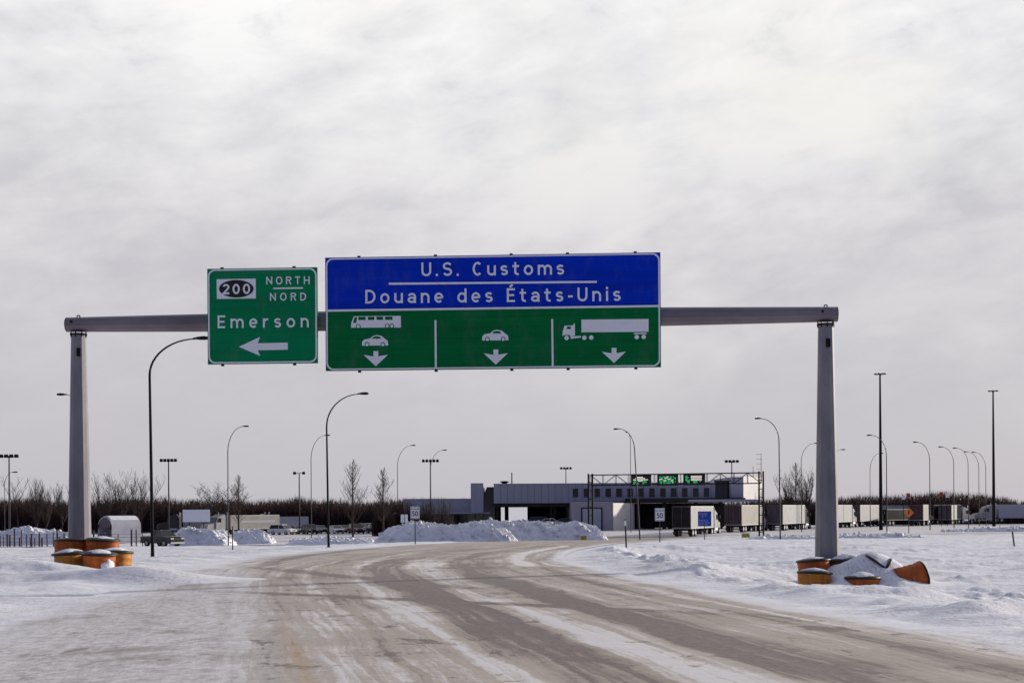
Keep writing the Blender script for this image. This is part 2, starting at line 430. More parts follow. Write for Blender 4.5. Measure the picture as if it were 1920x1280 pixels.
def np_mesh(name, V, F, m, smooth=True):
    me = bpy.data.meshes.new(name)
    me.vertices.add(len(V)); me.vertices.foreach_set('co', np.asarray(V, np.float32).ravel())
    F = np.asarray(F, np.int32)
    k = F.shape[1]
    me.loops.add(F.size); me.loops.foreach_set('vertex_index', F.ravel())
    me.polygons.add(len(F)); me.polygons.foreach_set('loop_start', np.arange(0, F.size, k, dtype=np.int32))
    if smooth: me.polygons.foreach_set('use_smooth', np.ones(len(F), bool))
    me.update(calc_edges=True); me.validate()
    o = bpy.data.objects.new(name, me); C.objects.link(o); me.materials.append(m)
    return o
def thing(name, label, cat, loc=(0, 0, 0), rz=0.0, group=None):
    o = bpy.data.objects.new(name, None); C.objects.link(o)
    o.location = loc; o.rotation_euler = (0, 0, rz); o.empty_display_size = 0.3
    tag(o, label, cat, group)
    return o
def tag(o, label, cat, group=None):
    o['label'] = label; o['category'] = cat
    if group: o['group'] = group
    return o
def struct(o, kind='structure'):
    o['kind'] = kind; return o
def dup(root, loc, rz, label, group=None):
    r = root.copy(); C.objects.link(r); r.location = loc; r.rotation_euler = (0, 0, rz); r['label'] = label
    if group: r['group'] = group
    for ch in list(root.children):
        c = ch.copy(); C.objects.link(c); c.parent = r
        for g in list(ch.children):
            d = g.copy(); C.objects.link(d); d.parent = c
    return r

# ------------------------------------------------------------------ ground sheet
def build_ground():
    nr = 600
    rr = 0.6 * (2600 / 0.6) ** (np.linspace(0, 1, 130) ** 1.0)
    rr = np.concatenate([np.geomspace(0.6, 8, 40)[:-1], np.geomspace(8, 260, nr), np.geomspace(265, 4000, 40)])
    aa = np.concatenate([np.linspace(-28, 28, 760), np.linspace(28, 332, 120)[1:-1]])
    A, Rr = np.meshgrid(np.radians(aa), rr)
    X = (Rr * np.sin(A)).ravel(); Y = (Rr * np.cos(A)).ravel()
    Z = ground_height(X, Y)
    n = len(aa); k = len(rr)
    V = np.stack([X, Y, Z], 1)
    i = np.arange(k - 1)[:, None] * n; j = np.arange(n)[None, :]; j2 = (j + 1) % n
    F = np.stack([i + j, i + n + j, i + n + j2, i + j2], -1).reshape(-1, 4)[:, ::-1]
    o = np_mesh('snow_ground', V, F, M['snow'])
    struct(o)
    c = MB(); c.add([(0, 0, float(Z[0]))] + [tuple(V[q]) for q in range(n)], [(0, q + 1, (q + 1) % n + 1) for q in range(n)])
    # close the small ring under the camera
    co = c.build('snow_ground_near', M['snow']); struct(co)
build_ground()

# ------------------------------------------------------------------ road sheet
def road_material():
    m, t, b = principled('snowy_asphalt', 0.35)
    uv = t.n('ShaderNodeUVMap', uv_map='across_along'); sp = t.n('ShaderNodeSeparateXYZ'); t.l(uv.outputs[0], sp.inputs[0])
    u, v = sp.outputs[0], sp.outputs[1]
    ev = t.n('ShaderNodeUVMap', uv_map='edge'); es = t.n('ShaderNodeSeparateXYZ'); t.l(ev.outputs[0], es.inputs[0])
    edge, left = es.outputs[0], es.outputs[1]
    g = t.n('ShaderNodeNewGeometry'); pos = g.outputs['Position']
    wob = t.math('MULTIPLY', t.math('SUBTRACT', t.noise(t.comb(0.0, v, 0.0), 0.09, 2, 0.5), 0.5), 0.7)
    fr = t.math('MULTIPLY', t.math('SUBTRACT', t.noise(t.comb(t.math('MULTIPLY', u, 1.1), t.math('MULTIPLY', v, 0.3), 0.0), 1.0, 5, 0.65), 0.5), 0.55)
    uu = t.math('ADD', t.math('ADD', u, wob), fr)
    un = t.math('DIVIDE', uu, 20.0)
    s = lambda x: x / 20.0
    # bare wheel paths between bands of packed snow
    bare = t.ramp(un, [(s(0.2), 0.10), (s(1.4), 0.32), (s(1.9), 0.78), (s(2.3), 0.40), (s(3.0), 0.42), (s(3.6), 0.95), (s(4.2), 0.95), (s(4.6), 0.12),
                       (s(5.4), 0.10), (s(5.8), 0.95), (s(6.5), 0.9), (s(7.0), 0.22), (s(7.9), 0.52), (s(8.6), 0.40), (s(9.6), 0.42), (s(10.4), 0.16),
                       (s(11.4), 0.30), (s(13.5), 0.42), (s(15.0), 0.20), (s(17.0), 0.45), (s(20.0), 0.15)])
    st1 = t.noise(t.comb(t.math('MULTIPLY', uu, 2.2), t.math('MULTIPLY', v, 0.06), 0.0), 1.0, 6, 0.62, 0.4)
    st2 = t.noise(t.comb(t.math('MULTIPLY', uu, 7.0), t.math('MULTIPLY', v, 0.16), 3.0), 1.0, 4, 0.6)
    pa = t.noise(t.vmul(pos, (0.5, 1.0, 1)), 0.42, 6, 0.62, 0.6)
    fine = t.noise(pos, 11.0, 5, 0.7)
    far = t.ramp(t.math('DIVIDE', v, 200.0), [(0.13, 0.0), (0.27, 1.0)])
    bare = t.math('ADD', t.math('MULTIPLY', bare, t.math('SUBTRACT', 1.0, t.math('MULTIPLY', far, 0.72))), t.math('MULTIPLY', far, 0.42))
    def track(u0, slope_, v0, w_, va, vb, amt):
        d = t.math('ABSOLUTE', t.math('SUBTRACT', uu, t.math('ADD', t.math('MULTIPLY', t.math('SUBTRACT', v, v0), slope_), u0)))
        inside = t.math('MULTIPLY', t.ramp(t.math('DIVIDE', v, 200.0), [(va / 200.0, 0.0), ((va + 2) / 200.0, 1.0), ((vb - 3) / 200.0, 1.0), (vb / 200.0, 0.0)]), amt)
        return t.math('MULTIPLY', t.ramp(t.math('DIVIDE', d, 5.0), [(w_ * 0.5 / 5.0, 1.0), (w_ * 1.3 / 5.0, 0.0)]), inside)
    bare = t.math('ADD', bare, track(4.4, 1.22, 22.0, 0.55, 19.5, 29.5, 0.55))
    bare = t.math('ADD', bare, track(7.6, 0.45, 33.0, 0.45, 26.0, 60.0, 0.5))
    bare = t.math('ADD', bare, track(11.0, 0.10, 50.0, 0.35, 40.0, 120.0, 0.6))
    bare = t.math('SUBTRACT', bare, track(1.9, 0.01, 50.0, 0.35, 38.0, 95.0, 0.9))
    bare = t.math('SUBTRACT', bare, t.math('MULTIPLY', t.ramp(un, [(s(9.4), 0.0), (s(10.6), 1.0)]), t.math('MULTIPLY', t.math('SUBTRACT', 1.0, far), 0.10)))
    bare = t.math('SUBTRACT', bare, 0.04)
    k = t.math('ADD', bare, t.math('MULTIPLY', t.math('SUBTRACT', st1, 0.5), 2.0))
    k = t.math('ADD', k, t.math('MULTIPLY', t.math('SUBTRACT', st2, 0.5), 1.5))
    bits = t.noise(t.vmul(pos, (1.0, 0.75, 1)), 1.1, 6, 0.72, 0.6)
    k = t.math('ADD', k, t.ramp(bits, [(0.57, 0.0), (0.64, 0.6)]))
    k = t.math('ADD', k, t.math('MULTIPLY', t.math('SUBTRACT', pa, 0.5), 0.9))
    k = t.math('ADD', k, t.math('MULTIPLY', t.math('SUBTRACT', fine, 0.5), 0.5))
    snowc, h = snow_colour(t, pos, 1.0)
    # white drifted snow -> tan sanded pack -> wet brown asphalt
    dusty = t.mix(t.ramp(st2, [(0.3, 0.0), (0.7, 1.0)]), (0.325, 0.272, 0.225), (0.47, 0.415, 0.365))
    yellow = t.math('MULTIPLY', t.ramp(t.math('DIVIDE', t.math('ADD', u, t.math('MULTIPLY', wob, 0.25)), 20.0), [(s(9.02), 0.0), (s(9.10), 1.0), (s(9.25), 1.0), (s(9.33), 0.0)]),
                    t.ramp(t.math('SUBTRACT', t.math('ADD', t.math('MULTIPLY', st2, 0.5), t.math('MULTIPLY', fine, 0.5)), t.ramp(t.math('DIVIDE', v, 100.0), [(0.15, 0.0), (0.22, 0.12)])), [(0.41, 0.0), (0.55, 0.6)]))
    asph = t.mix(t.ramp(fine, [(0.35, 0.0), (0.65, 1.0)]), (0.118, 0.088, 0.074), (0.195, 0.153, 0.133))
    packed = t.mix(0.85, dusty, (0.70, 0.675, 0.665))
    c1 = t.mix(t.ramp(k, [(-0.1, 0.0), (0.34, 1.0)]), packed, dusty)
    c2 = t.mix(t.ramp(k, [(0.50, 0.0), (0.86, 1.0)]), c1, asph)
    lf = t.math('MULTIPLY', t.ramp(un, [(s(8.8), 0.0), (s(10.4), 1.0)]), t.math('SUBTRACT', 1.0, far))
    spk = t.noise(t.vmul(pos, (1.0, 0.6, 1)), 7.5, 5, 0.8)
    gr_ = t.mix(t.ramp(spk, [(0.40, 0.0), (0.62, 1.0)]), (0.66, 0.645, 0.65), (0.37, 0.345, 0.34))
    gr_ = t.mix(t.ramp(k, [(0.62, 0.0), (0.95, 0.9)]), gr_, (0.20, 0.165, 0.15))
    brown = t.noise(t.vmul(pos, (0.8, 0.55, 1)), 0.75, 6, 0.7, 0.4)
    gr_ = t.mix(t.ramp(brown, [(0.52, 0.0), (0.63, 0.85)]), gr_, t.mix(t.ramp(spk, [(0.35, 0.0), (0.65, 1.0)]), (0.30, 0.255, 0.23), (0.17, 0.135, 0.12)))
    c2 = t.mix(t.math('MULTIPLY', lf, 0.8), c2, gr_)
    c2 = t.mix(t.math('MULTIPLY', yellow, 0.75), c2, (0.46, 0.27, 0.07))
    e2 = t.math('ADD', edge, t.math('MULTIPLY', t.math('SUBTRACT', pa, 0.5), 0.9))
    e2 = t.math('ADD', e2, t.math('MULTIPLY', t.math('SUBTRACT', st1, 0.5), 0.5))
    ef = t.ramp(e2, [(0.18, 0.0), (0.62, 1.0)])
    ef = t.math('MULTIPLY', ef, t.ramp(edge, [(0.02, 0.0), (0.15, 1.0)]))
    t.l(t.mix(ef, snowc, c2), b.inputs['Base Color'])
    t.l(t.ramp(k, [(0.4, 0.8), (1.0, 0.55)]), b.inputs['Roughness'])
    bp = t.n('ShaderNodeBump'); bp.inputs['Strength'].default_value = 0.45; bp.inputs['Distance'].default_value = 0.05
    hh = t.math('SUBTRACT', t.math('MULTIPLY', h, 1.0), t.math('MULTIPLY', k, 0.15))
    t.l(hh, bp.inputs['Height']); t.l(bp.outputs[0], b.inputs['Normal'])
    return m

def build_road():
    ys = np.concatenate([np.arange(-40, 60, 0.5), np.arange(60, 176, 1.0)])
    us = np.linspace(0, 1, 49)
    Yg, U = np.meshgrid(ys, us, indexing='ij')
    Wd = XW(Yg); X = XR(Yg) - U * Wd
    Z = slope(Yg) + 0.016 + 0.02 * np.sin(U * math.pi)
    V = np.stack([X, Yg, Z], -1).reshape(-1, 3)
    n = len(us); k = len(ys)
    i = np.arange(k - 1)[:, None] * n; j = np.arange(n - 1)[None, :]
    F = np.stack([i + j, i + j + 1, i + n + j + 1, i + n + j], -1).reshape(-1, 4)[:, ::-1]
    o = np_mesh('road', V, F, road_material())
    me = o.data
    li = np.empty(len(me.loops), np.int32); me.loops.foreach_get('vertex_index', li)
    uvs = np.stack([(U * Wd).ravel(), Yg.ravel()], 1)
    dl = (1 - U) * Wd
    ed = np.clip(np.minimum(U * Wd / 1.5, dl / np.interp(Yg, [20, 34, 60], [1.8, 2.6, 4.0])), 0, 1)
    ex = np.stack([ed.ravel(), dl.ravel() / 20], 1)
    for nm, dat in (('across_along', uvs), ('edge', ex)):
        l = me.uv_layers.new(name=nm); l.data.foreach_set('uv', dat[li].astype(np.float32).ravel())
    struct(o)
build_road()

def strip(name, pts, width, m, dz=0.03):
    """a lane on the far ground, following a list of (x, y)"""
    vs = []; fs = []
    P = [Vector((p[0], p[1])) for p in pts]
    for i, p in enumerate(P):
        d = (P[min(i + 1, len(P) - 1)] - P[max(i - 1, 0)]).normalized(); nrm = Vector((-d.y, d.x))
        for s_ in (-0.5, -0.17, 0.17, 0.5):
            q = p + nrm * width * s_
            vs.append((q.x, q.y, G(q.x, q.y) + dz))
    for i in range(len(P) - 1):
        for k in range(3):
            fs.append((i * 4 + k, i * 4 + k + 1, i * 4 + k + 5, i * 4 + k + 4))
    b = MB(); b.add(vs, fs)
    return struct(b.build(name, m, smooth=True))
M['lane'] = mat('sanded_lane', (0.26, 0.225, 0.21), 0.8, 0, 0.25, 0.5, 0.3, stretch=(0.2, 1, 1))
M['lot'] = mat('ploughed_lot', (0.55, 0.53, 0.53), 0.8, 0, 0.25, 0.4, 0.3, stretch=(0.3, 1, 1))
strip('side_road', [(x, 150 + 0.03 * (x + 60)) for x in np.arange(-150, -24, 3.0)], 9.0, M['lane'], 0.12)
lot = MB()
lx = np.linspace(-70, 150, 56); ly = np.concatenate([[172.0], np.linspace(176, 262, 22), [266.0]])
def lot_z(x, y): return float(slope(y) - 0.45 * S(-np.float64(x), 10, 24)) + 0.22
lv = [(x, y, lot_z(x, y)) for y in ly for x in lx]
lv = [(x, y, z - (0.55 if y in (172.0, 266.0) else 0.0)) for x, y, z in lv]
lot.add(lv, [(j * 56 + i, j * 56 + i + 1, (j + 1) * 56 + i + 1, (j + 1) * 56 + i) for j in range(23) for i in range(55)])
struct(lot.build('plaza_pavement', M['lot']))

# ------------------------------------------------------------------ sign gantry
XL, YL, XRr, YR = -12.87, 38.1, 9.10, 37.0
GA = math.atan2(YR - YL, XRr - XL); GLEN = math.hypot(XRr - XL, YR - YL)
def on_gantry(px, py, off=0.0):
    """pixel -> (s, z) on the upright plane of the gantry, pushed off metres towards the road user"""
    x, y = unroll(px, py)
    nx, ny = math.sin(GA), -math.cos(GA)
    ox, oy = XL + nx * off, YL + ny * off
    d = Vector((x / FPX, 1.0))
    tt = (ox * nx + oy * ny) / (d.x * nx + d.y * ny)
    hx, hy = d.x * tt, tt
    return (hx - ox) * math.cos(GA) + (hy - oy) * math.sin(GA), EYE + y / FPX * tt

gan = thing('sign_gantry', 'grey steel overhead gantry spanning the snowy road on two tapered legs', 'sign gantry', (XL, YL, 0), GA)
BZ = 7.28
for s_ in (0.0, GLEN):
    zb = -0.7
    p = MB(); p.cyl((s_, 0, zb), (s_, 0, BZ - 0.28), 0.365, 0.215, 12)
    po = p.build('post', M['pole_steel'], gan)
    c = MB(); c.cyl((s_, 0, BZ - 0.32), (s_, 0, BZ - 0.27), 0.25, 0.25, 12)
    for k in range(8):
        a = k * math.pi / 4
        c.cyl((s_ + 0.228 * math.cos(a), 0.228 * math.sin(a), BZ - 0.38), (s_ + 0.228 * math.cos(a), 0.228 * math.sin(a), BZ - 0.22), 0.018, 0.018, 6)
    c.build('flange', M['dark_steel'], po)
    h = MB(); h.box((s_ + (0.02 if s_ else 0.1), -0.245, BZ - 0.85), (0.12, 0.05, 0.24)); h.build('hand_hole_cover', M['dark_steel'], po)
    lg = MB(); lg.tube([(s_ - 0.045, 0, BZ + 0.19), (s_ - 0.04, 0, BZ + 0.27), (s_ + 0.04, 0, BZ + 0.27), (s_ + 0.045, 0, BZ + 0.19)], 0.022, 6)
    lg.build('lifting_lug', M['dark_steel'], gan)
bm = MB()
ss = [-0.33, 2, 5, 8, GLEN / 2, GLEN - 8, GLEN - 5, GLEN - 2, GLEN + 0.31]
rad = [0.215 + 0.085 * (1 - ((s_ - GLEN / 2) / (GLEN / 2)) ** 2) for s_ in ss]; rad[0] = rad[-1] = 0.215
bm.tube([(s_, 0, BZ) for s_ in ss], rad, 12)
bo = bm.build('beam', M['beam_steel'], gan)
for e in (-0.34, GLEN + 0.32):
    cp = MB(); cp.cyl((e - 0.01, 0, BZ), (e + 0.01, 0, BZ), 0.219, 0.219, 12); cp.build('end_cap', M['dark_steel'], bo)
for s_ in (0.0, GLEN):
    bl = MB(); bl.cyl((s_ - 0.13, -0.26, BZ + 0.06), (s_ - 0.13, -0.2, BZ + 0.06), 0.035, 0.035, 8)
    bl.build('bolt', M['dark_steel'], bo)

# ---- lettering
_font_h = {}
def text_mesh(string, spacing=1.0, bold=0.0):
    cu = bpy.data.curves.new('lettering', 'FONT'); cu.body = string; cu.space_character = spacing; cu.offset = bold
    cu.resolution_u = 4
    o = bpy.data.objects.new('lettering', cu); C.objects.link(o)
    bpy.context.view_layer.update()
    dg = bpy.context.evaluated_depsgraph_get()
    me = bpy.data.meshes.new_from_object(o.evaluated_get(dg))
    bpy.data.objects.remove(o); bpy.data.curves.remove(cu)
    return me
def cap_height():
    if 'H' not in _font_h:
        me = text_mesh('H'); _font_h['H'] = max(v.co.y for v in me.vertices); bpy.data.meshes.remove(me)
    return _font_h['H']
def write(string, s0, s1, z0, cap, y, m, parent, spacing=1.0, bold=0.0, label=None):
    me = text_mesh(string, spacing, bold)
    xs = [v.co.x for v in me.vertices]; x0, x1 = min(xs), max(xs)
    kx = (s1 - s0) / (x1 - x0); kz = cap / cap_height()
    for v in me.vertices:
        v.co = Vector((s0 + (v.co.x - x0) * kx, y, z0 + v.co.y * kz))
    me.materials.clear(); me.materials.append(m)
    o = bpy.data.objects.new('lettering', me); C.objects.link(o); o.parent = parent
    if label: o['label'] = label
    return o

# letters drawn as strokes of even width, like those on highway signs
HW = 0.075
def _arc(cx, cy, rx, ry, a0, a1, n=14):
    return [(cx + rx * math.cos(R(a0 + (a1 - a0) * k / n)), cy + ry * math.sin(R(a0 + (a1 - a0) * k / n))) for k in range(n + 1)]
def glyph(ch):
    h = HW; T = 1 - h; X = 0.74 - h
    if ch == 'U': w = .66; return w, [[(h, 1)] + _arc(w / 2, .36, w / 2 - h, .36 - h, 180, 360) + [(w - h, 1)]]
    if ch == 'S': w = .62; return w, [_arc(w / 2, .72, w / 2 - h, T - .72, 25, 270) + _arc(w / 2, .2975, w / 2 - h, .2175, 90, -155)[1:]]
    if ch == 'C': w = .66; return w, [_arc(w / 2, .5, w / 2 - h, .5 - h, 48, 312, 24)]
    if ch == 'D': w = .68; return w, [[(h, h), (h, T)] + _arc(.26, .5, w - h - .26, T - .5, 90, -90, 18) + [(h - .08, h)]]
    if ch in 'EÉ':
        w = .54; g_ = [[(w, T), (0, T)], [(h, T - h), (h, 2 * h)], [(0, h), (w, h)], [(2 * h, .5), (w * .9, .5)]]
        return w, g_ + ([[(.20, 1.08), (.40, 1.27)]] if ch == 'É' else [])
    if ch == 'N': w = .70; return w, [[(h, 0), (h, 1)], [(h, 1 - h), (w - h, h)], [(w - h, 0), (w - h, 1)]]
    if ch == 'O': w = .76; return w, [_arc(w / 2, .5, w / 2 - h, .5 - h, 0, 360, 32)]
    if ch == 'R': w = .64; return w, [[(h, 0), (h, T)] + _arc(.34, .735, w - h - .34, T - .735, 90, -90, 12) + [(h, .55)], [(.34, .53), (w - .07, 0)]]
    if ch == 'T': w = .60; return w, [[(0, T), (w, T)], [(w / 2, T - h), (w / 2, 0)]]
    if ch == 'H': w = .68; return w, [[(h, 0), (h, 1)], [(w - h, 0), (w - h, 1)], [(2 * h, .5), (w - 2 * h, .5)]]
    if ch == 'u': w = .58; return w, [[(h, .74)] + _arc(w / 2, .30, w / 2 - h, .30 - h, 180, 355) , [(w - h, 0), (w - h, .74)]]
    if ch == 's': w = .50; return w, [_arc(w / 2, .5185, w / 2 - h, .1415, 25, 270) + _arc(w / 2, .2285, w / 2 - h, .1485, 90, -155)[1:]]
    if ch == 't': w = .44; return w, [[(.18, .95)] + _arc(.36, .24, .18, .24 - h, 180, 285), [(0, .66), (.42, .66)]]
    if ch == 'o': w = .62; return w, [_arc(w / 2, .37, w / 2 - h, .37 - h, 0, 360, 28)]
    if ch == 'm':
        w = .94; q = w / 2; return w, [[(h, 0), (h, .74)], _arc((h + q) / 2, .42, (q - h) / 2, X - .42, 175, 0) + [(q, 0)], _arc((q + w - h) / 2, .42, (w - h - q) / 2, X - .42, 175, 0) + [(w - h, 0)]]
    if ch == 'n': w = .58; return w, [[(h, 0), (h, .74)], _arc(w / 2, .40, w / 2 - h, X - .40, 175, 0) + [(w - h, 0)]]
    if ch == 'r': w = .42; return w, [[(h, 0), (h, .74)], _arc(.32, .40, .24, X - .40, 175, 75)]
    if ch == 'a': w = .56; return w, [_arc(w / 2, .46, w / 2 - h, X - .46, 160, 0) + [(w - h, 0)], _arc(w / 2 - .01, .235, w / 2 - h, .155, 0, 360, 24)]
    if ch == 'e': w = .60; return w, [[(2 * h, .37), (w - h, .37)] + _arc(w / 2, .37, w / 2 - h, .37 - h, 0, 312, 24)]
    if ch == 'd': w = .62; return w, [_arc(w / 2, .37, w / 2 - h, .37 - h, 0, 360, 28), [(w - h, 0), (w - h, 1.02)]]
    if ch == 'i': w = .16; return w, [[(h, 0), (h, .74)], [(h, .86), (h, 1.03)]]
    if ch == '-': w = .30; return w, [[(0, .37), (w, .37)]]
    if ch == '.': w = .17; return w, [[(h, 0), (h, .17)]]
    if ch == '2': w = .60; return w, [_arc(w / 2, .70, w / 2 - h, T - .70, 165, -40) + [(h, h), (w, h)]]
    if ch == '0': w = .64; return w, [_arc(w / 2, .5, w / 2 - h, .5 - h, 0, 360, 30)]
    return .30, []
def sign_text(string, s0, s1, z0, z1, cap, y, m, parent, kx=1.1, bold=1.0):
    gl = [glyph(c_) for c_ in string]
    tot = sum(w for w, _ in gl) * kx * cap
    gap = (s1 - s0 - tot) / (len(gl) - 1)
    b = MB(); x = s0; hw = HW * cap * bold; lay = 0
    for w, strokes in gl:
        for st in strokes:
            P = [Vector((x + a * kx * cap, z0 + (z1 - z0) * (x - s0) / (s1 - s0) + z_ * cap)) for a, z_ in st]
            closed = (P[0] - P[-1]).length < 1e-5
            L_, R_ = [], []
            for i, p in enumerate(P):
                pa = P[i - 1] if i else (P[-2] if closed else p); pb = P[i + 1] if i < len(P) - 1 else (P[1] if closed else p)
                d0 = (p - pa).normalized() if (p - pa).length else (pb - p).normalized()
                d1 = (pb - p).normalized() if (pb - p).length else d0
                t_ = (d0 + d1).normalized(); nrm = Vector((-t_.y, t_.x)); k = hw / max(0.35, t_.dot(d0))
                L_.append(p + nrm * k); R_.append(p - nrm * k)
            yy = y - 0.0006 * (lay % 3); lay += 1
            n = len(P)
            b.add([(q.x, yy, q.y) for q in L_] + [(q.x, yy, q.y) for q in R_], [(i, i + 1, n + i + 1, n + i) for i in range(n - 1)])
        x += w * kx * cap + gap
    return b.build('lettering', m, parent)

OFF = 0.46
class Sign:
    """one sign panel hung on the gantry; every measure is taken in the sign's own plane"""
    def __init__(s, name, label, c00, c11):
        s0, z1 = on_gantry(*c00, OFF); s1, z0 = on_gantry(*c11, OFF)
        nx, ny = math.sin(GA), -math.cos(GA)
        s.s0, s.z0, s.w, s.h = s0, z0, s1 - s0, z1 - z0
        base = (XL + nx * OFF + s0 * math.cos(GA), YL + ny * OFF + s0 * math.sin(GA), z0)
        s.t = thing(name, label, 'road sign', base, GA)
    def q(s, px, py):
        a, z = on_gantry(px, py, OFF); return a - s.s0, z - s.z0
    def poly(s, pts, y, m, name, parent=None, th=0.003):
        b = MB(); b.prism([s.q(*p) for p in pts], 'y', y, y + th)
        return b.build(name, m, parent or s.t)
    def local(s, pts, y, m, name, parent=None, th=0.003):
        b = MB(); b.prism(pts, 'y', y, y + th); return b.build(name, m, parent or s.t)
    def border(s, inset, th, r, y, m):
        def ring(d, rr):
            o = []
            for cx, cz, a0 in ((s.w - d - rr, d + rr, -90), (s.w - d - rr, s.h - d - rr, 0), (d + rr, s.h - d - rr, 90), (d + rr, d + rr, 180)):
                for k in range(7):
                    a = R(a0 + 15 * k); o.append((cx + rr * math.cos(a), cz + rr * math.sin(a)))
            return o
        A, B = ring(inset, r), ring(inset + th, r - th * 0.6)
        b = MB(); n = len(A)
        b.add([(x, y, z) for x, z in A] + [(x, y, z) for x, z in B], [(i, (i + 1) % n, n + (i + 1) % n, n + i) for i in range(n)])
        return b.build('border', m, s.t)
    def text(s, string, p0, p1, capz, m, y=-0.010, parent=None, spacing=1.0, bold=0.0):
        """p0 / p1: left and right ends of the baseline"""
        a, z0 = s.q(*p0); b, z1 = s.q(*p1)
        return sign_text(string, a, b, z0, z1, capz, y, m, parent or s.t, spacing, bold)
    def disc(s, c, r, y, m, name, parent=None, n=20, rx=None):
        return s.poly([(c[0] + (rx or r) * math.cos(2 * math.pi * k / n), c[1] + r * math.sin(2 * math.pi * k / n)) for k in range(n)], y, m, name, parent)

# --- blue and green customs sign
c = Sign('customs_sign', 'wide blue and green overhead sign reading U.S. Customs, with bus, car and truck lanes', (609.5, 483), (1239.5, 688))
d_, split = c.q(925, 578)
c.local([(0, split), (c.w, split), (c.w, c.h), (0, c.h)], 0, M['blue'], 'blue_panel', th=0.05)
c.local([(0, 0), (c.w, 0), (c.w, split - 0.001), (0, split - 0.001)], 0, M['green'], 'green_panel', th=0.05)
c.border(0.022, 0.042, 0.20, -0.006, M['legend'])
c.local([(0.06, split - 0.03), (c.w - 0.06, split - 0.03), (c.w - 0.06, split + 0.03), (0.06, split + 0.03)], -0.004, M['legend'], 'dividing_rule')
PM = FPX / 37.3
c.text('U.S. Customs', (790, 518.0), (1058, 515.0), 25.5 / PM, M['legend'], spacing=1.12, bold=1.0)
c.text('Douane des États-Unis', (685, 569.0), (1164, 564.2), 25.5 / PM, M['legend'], spacing=1.12, bold=1.0)
c.poly([(729, 530), (1119, 526.5), (1119, 530.3), (729, 534)], -0.004, M['legend'], 'white_rule')
c.poly([(814.7, 600), (818.3, 600), (819, 691), (815.4, 691)], -0.004, M['legend'], 'lane_divider')
c.poly([(1033.6, 598), (1037.0, 598), (1038.2, 688), (1034.6, 688)], -0.004, M['legend'], 'lane_divider')
def zp(pts, ox, oy, k=5.121, dx=0, dy=0): return [(ox + x / k + dx, oy + y / k + dy) for x, y in pts]
# bus
o = c.poly(zp([(298, 790), (300, 745), (325, 680), (775, 676), (778, 788)], 600, 460), -0.004, M['legend'], 'bus_symbol')
for w_ in ([(317, 744), (334, 688), (356, 688), (348, 744)], [(368, 686), (438, 685), (438, 716), (368, 717)], [(460, 685), (522, 685), (522, 716), (460, 716)],
           [(543, 684), (606, 684), (606, 715), (543, 715)], [(625, 684), (696, 683), (696, 714), (625, 715)]):
    c.poly(zp(w_, 600, 460), -0.008, M['green'], 'bus_window', o)
for wx, wz in ((368, 778), (645, 774), (690, 774)):
    c.disc((600 + wx / 5.121, 460 + wz / 5.121), 4.6, -0.008, M['green'], 'wheel_arch', o, 16)
    c.disc((600 + wx / 5.121, 460 + wz / 5.121), 3.0, -0.012, M['legend'], 'wheel', o, 16)
def car_symbol(dx, dy):
    o = c.poly(zp([(403, 962), (404, 925), (425, 902), (480, 893), (510, 868), (545, 860), (590, 868), (622, 895), (650, 915), (656, 960)], 600, 460, dx=dx, dy=dy), -0.004, M['legend'], 'car_symbol')
    c.poly(zp([(497, 895), (516, 876), (545, 871), (578, 878), (584, 895)], 600, 460, dx=dx, dy=dy), -0.008, M['green'], 'car_window', o)
    for wx in (453, 604):
        c.disc((600 + wx / 5.121 + dx, 460 + 950 / 5.121 + dy), 4.4, -0.008, M['green'], 'wheel_arch', o, 16)
        c.disc((600 + wx / 5.121 + dx, 460 + 952 / 5.121 + dy), 3.0, -0.012, M['legend'], 'wheel', o, 16)
car_symbol(0, 0); car_symbol(225.5, -9.8)
def arrow_down(dx, dy):
    c.poly(zp([(513, 1014), (560, 1014), (560, 1064), (652, 1049), (536, 1159), (420, 1050), (513, 1066)], 600, 460, dx=dx, dy=dy), -0.004, M['legend'], 'down_arrow')
arrow_down(0, 0); arrow_down(225, -3); arrow_down(446.5, -6)
# truck
o = c.poly(zp([(820, 712), (1465, 706), (1465, 829), (820, 834)], 930, 460), -0.004, M['legend'], 'truck_symbol')
c.poly(zp([(638, 872), (640, 828), (658, 770), (742, 768), (744, 750), (757, 750), (758, 866), (718, 872), (702, 858), (652, 860)], 930, 460), -0.004, M['legend'], 'cab_shape', o)
c.poly(zp([(676, 803), (684, 780), (718, 779), (718, 803)], 930, 460), -0.008, M['green'], 'cab_window', o)
c.poly(zp([(716, 874), (815, 868), (816, 884), (716, 896)], 930, 460), -0.004, M['legend'], 'chassis_shape', o)
c.poly(zp([(1325, 840), (1445, 838), (1445, 850), (1325, 852)], 930, 460), -0.004, M['legend'], 'axle_shape', o)
for wx, wz in ((678, 888), (848, 886), (914, 884), (1352, 880), (1418, 878)):
    c.disc((930 + wx / 5.121, 460 + wz / 5.121), 4.2, -0.009, M['legend'], 'wheel', o, 16)
def brackets(sg, xs):
    b = MB()
    for x in xs:
        b.box((x, 0.075, sg.h / 2), (0.09, 0.045, sg.h + 0.10))
    b.build('mounting_rib', M['dark_steel'], sg.t)
    for x in xs:
        k = MB(); k.span(x - 0.07, x + 0.07, 0.10, OFF - 0.02, BZ - sg.z0 - 0.42, BZ - sg.z0 - 0.34)
        k.span(x - 0.07, x + 0.07, 0.10, OFF - 0.02, BZ - sg.z0 + 0.34, BZ - sg.z0 + 0.42)
        k.build('mounting_bracket', M['dark_steel'], sg.t)
brackets(c, [0.98, 3.22, 5.42, 7.05, 9.0])

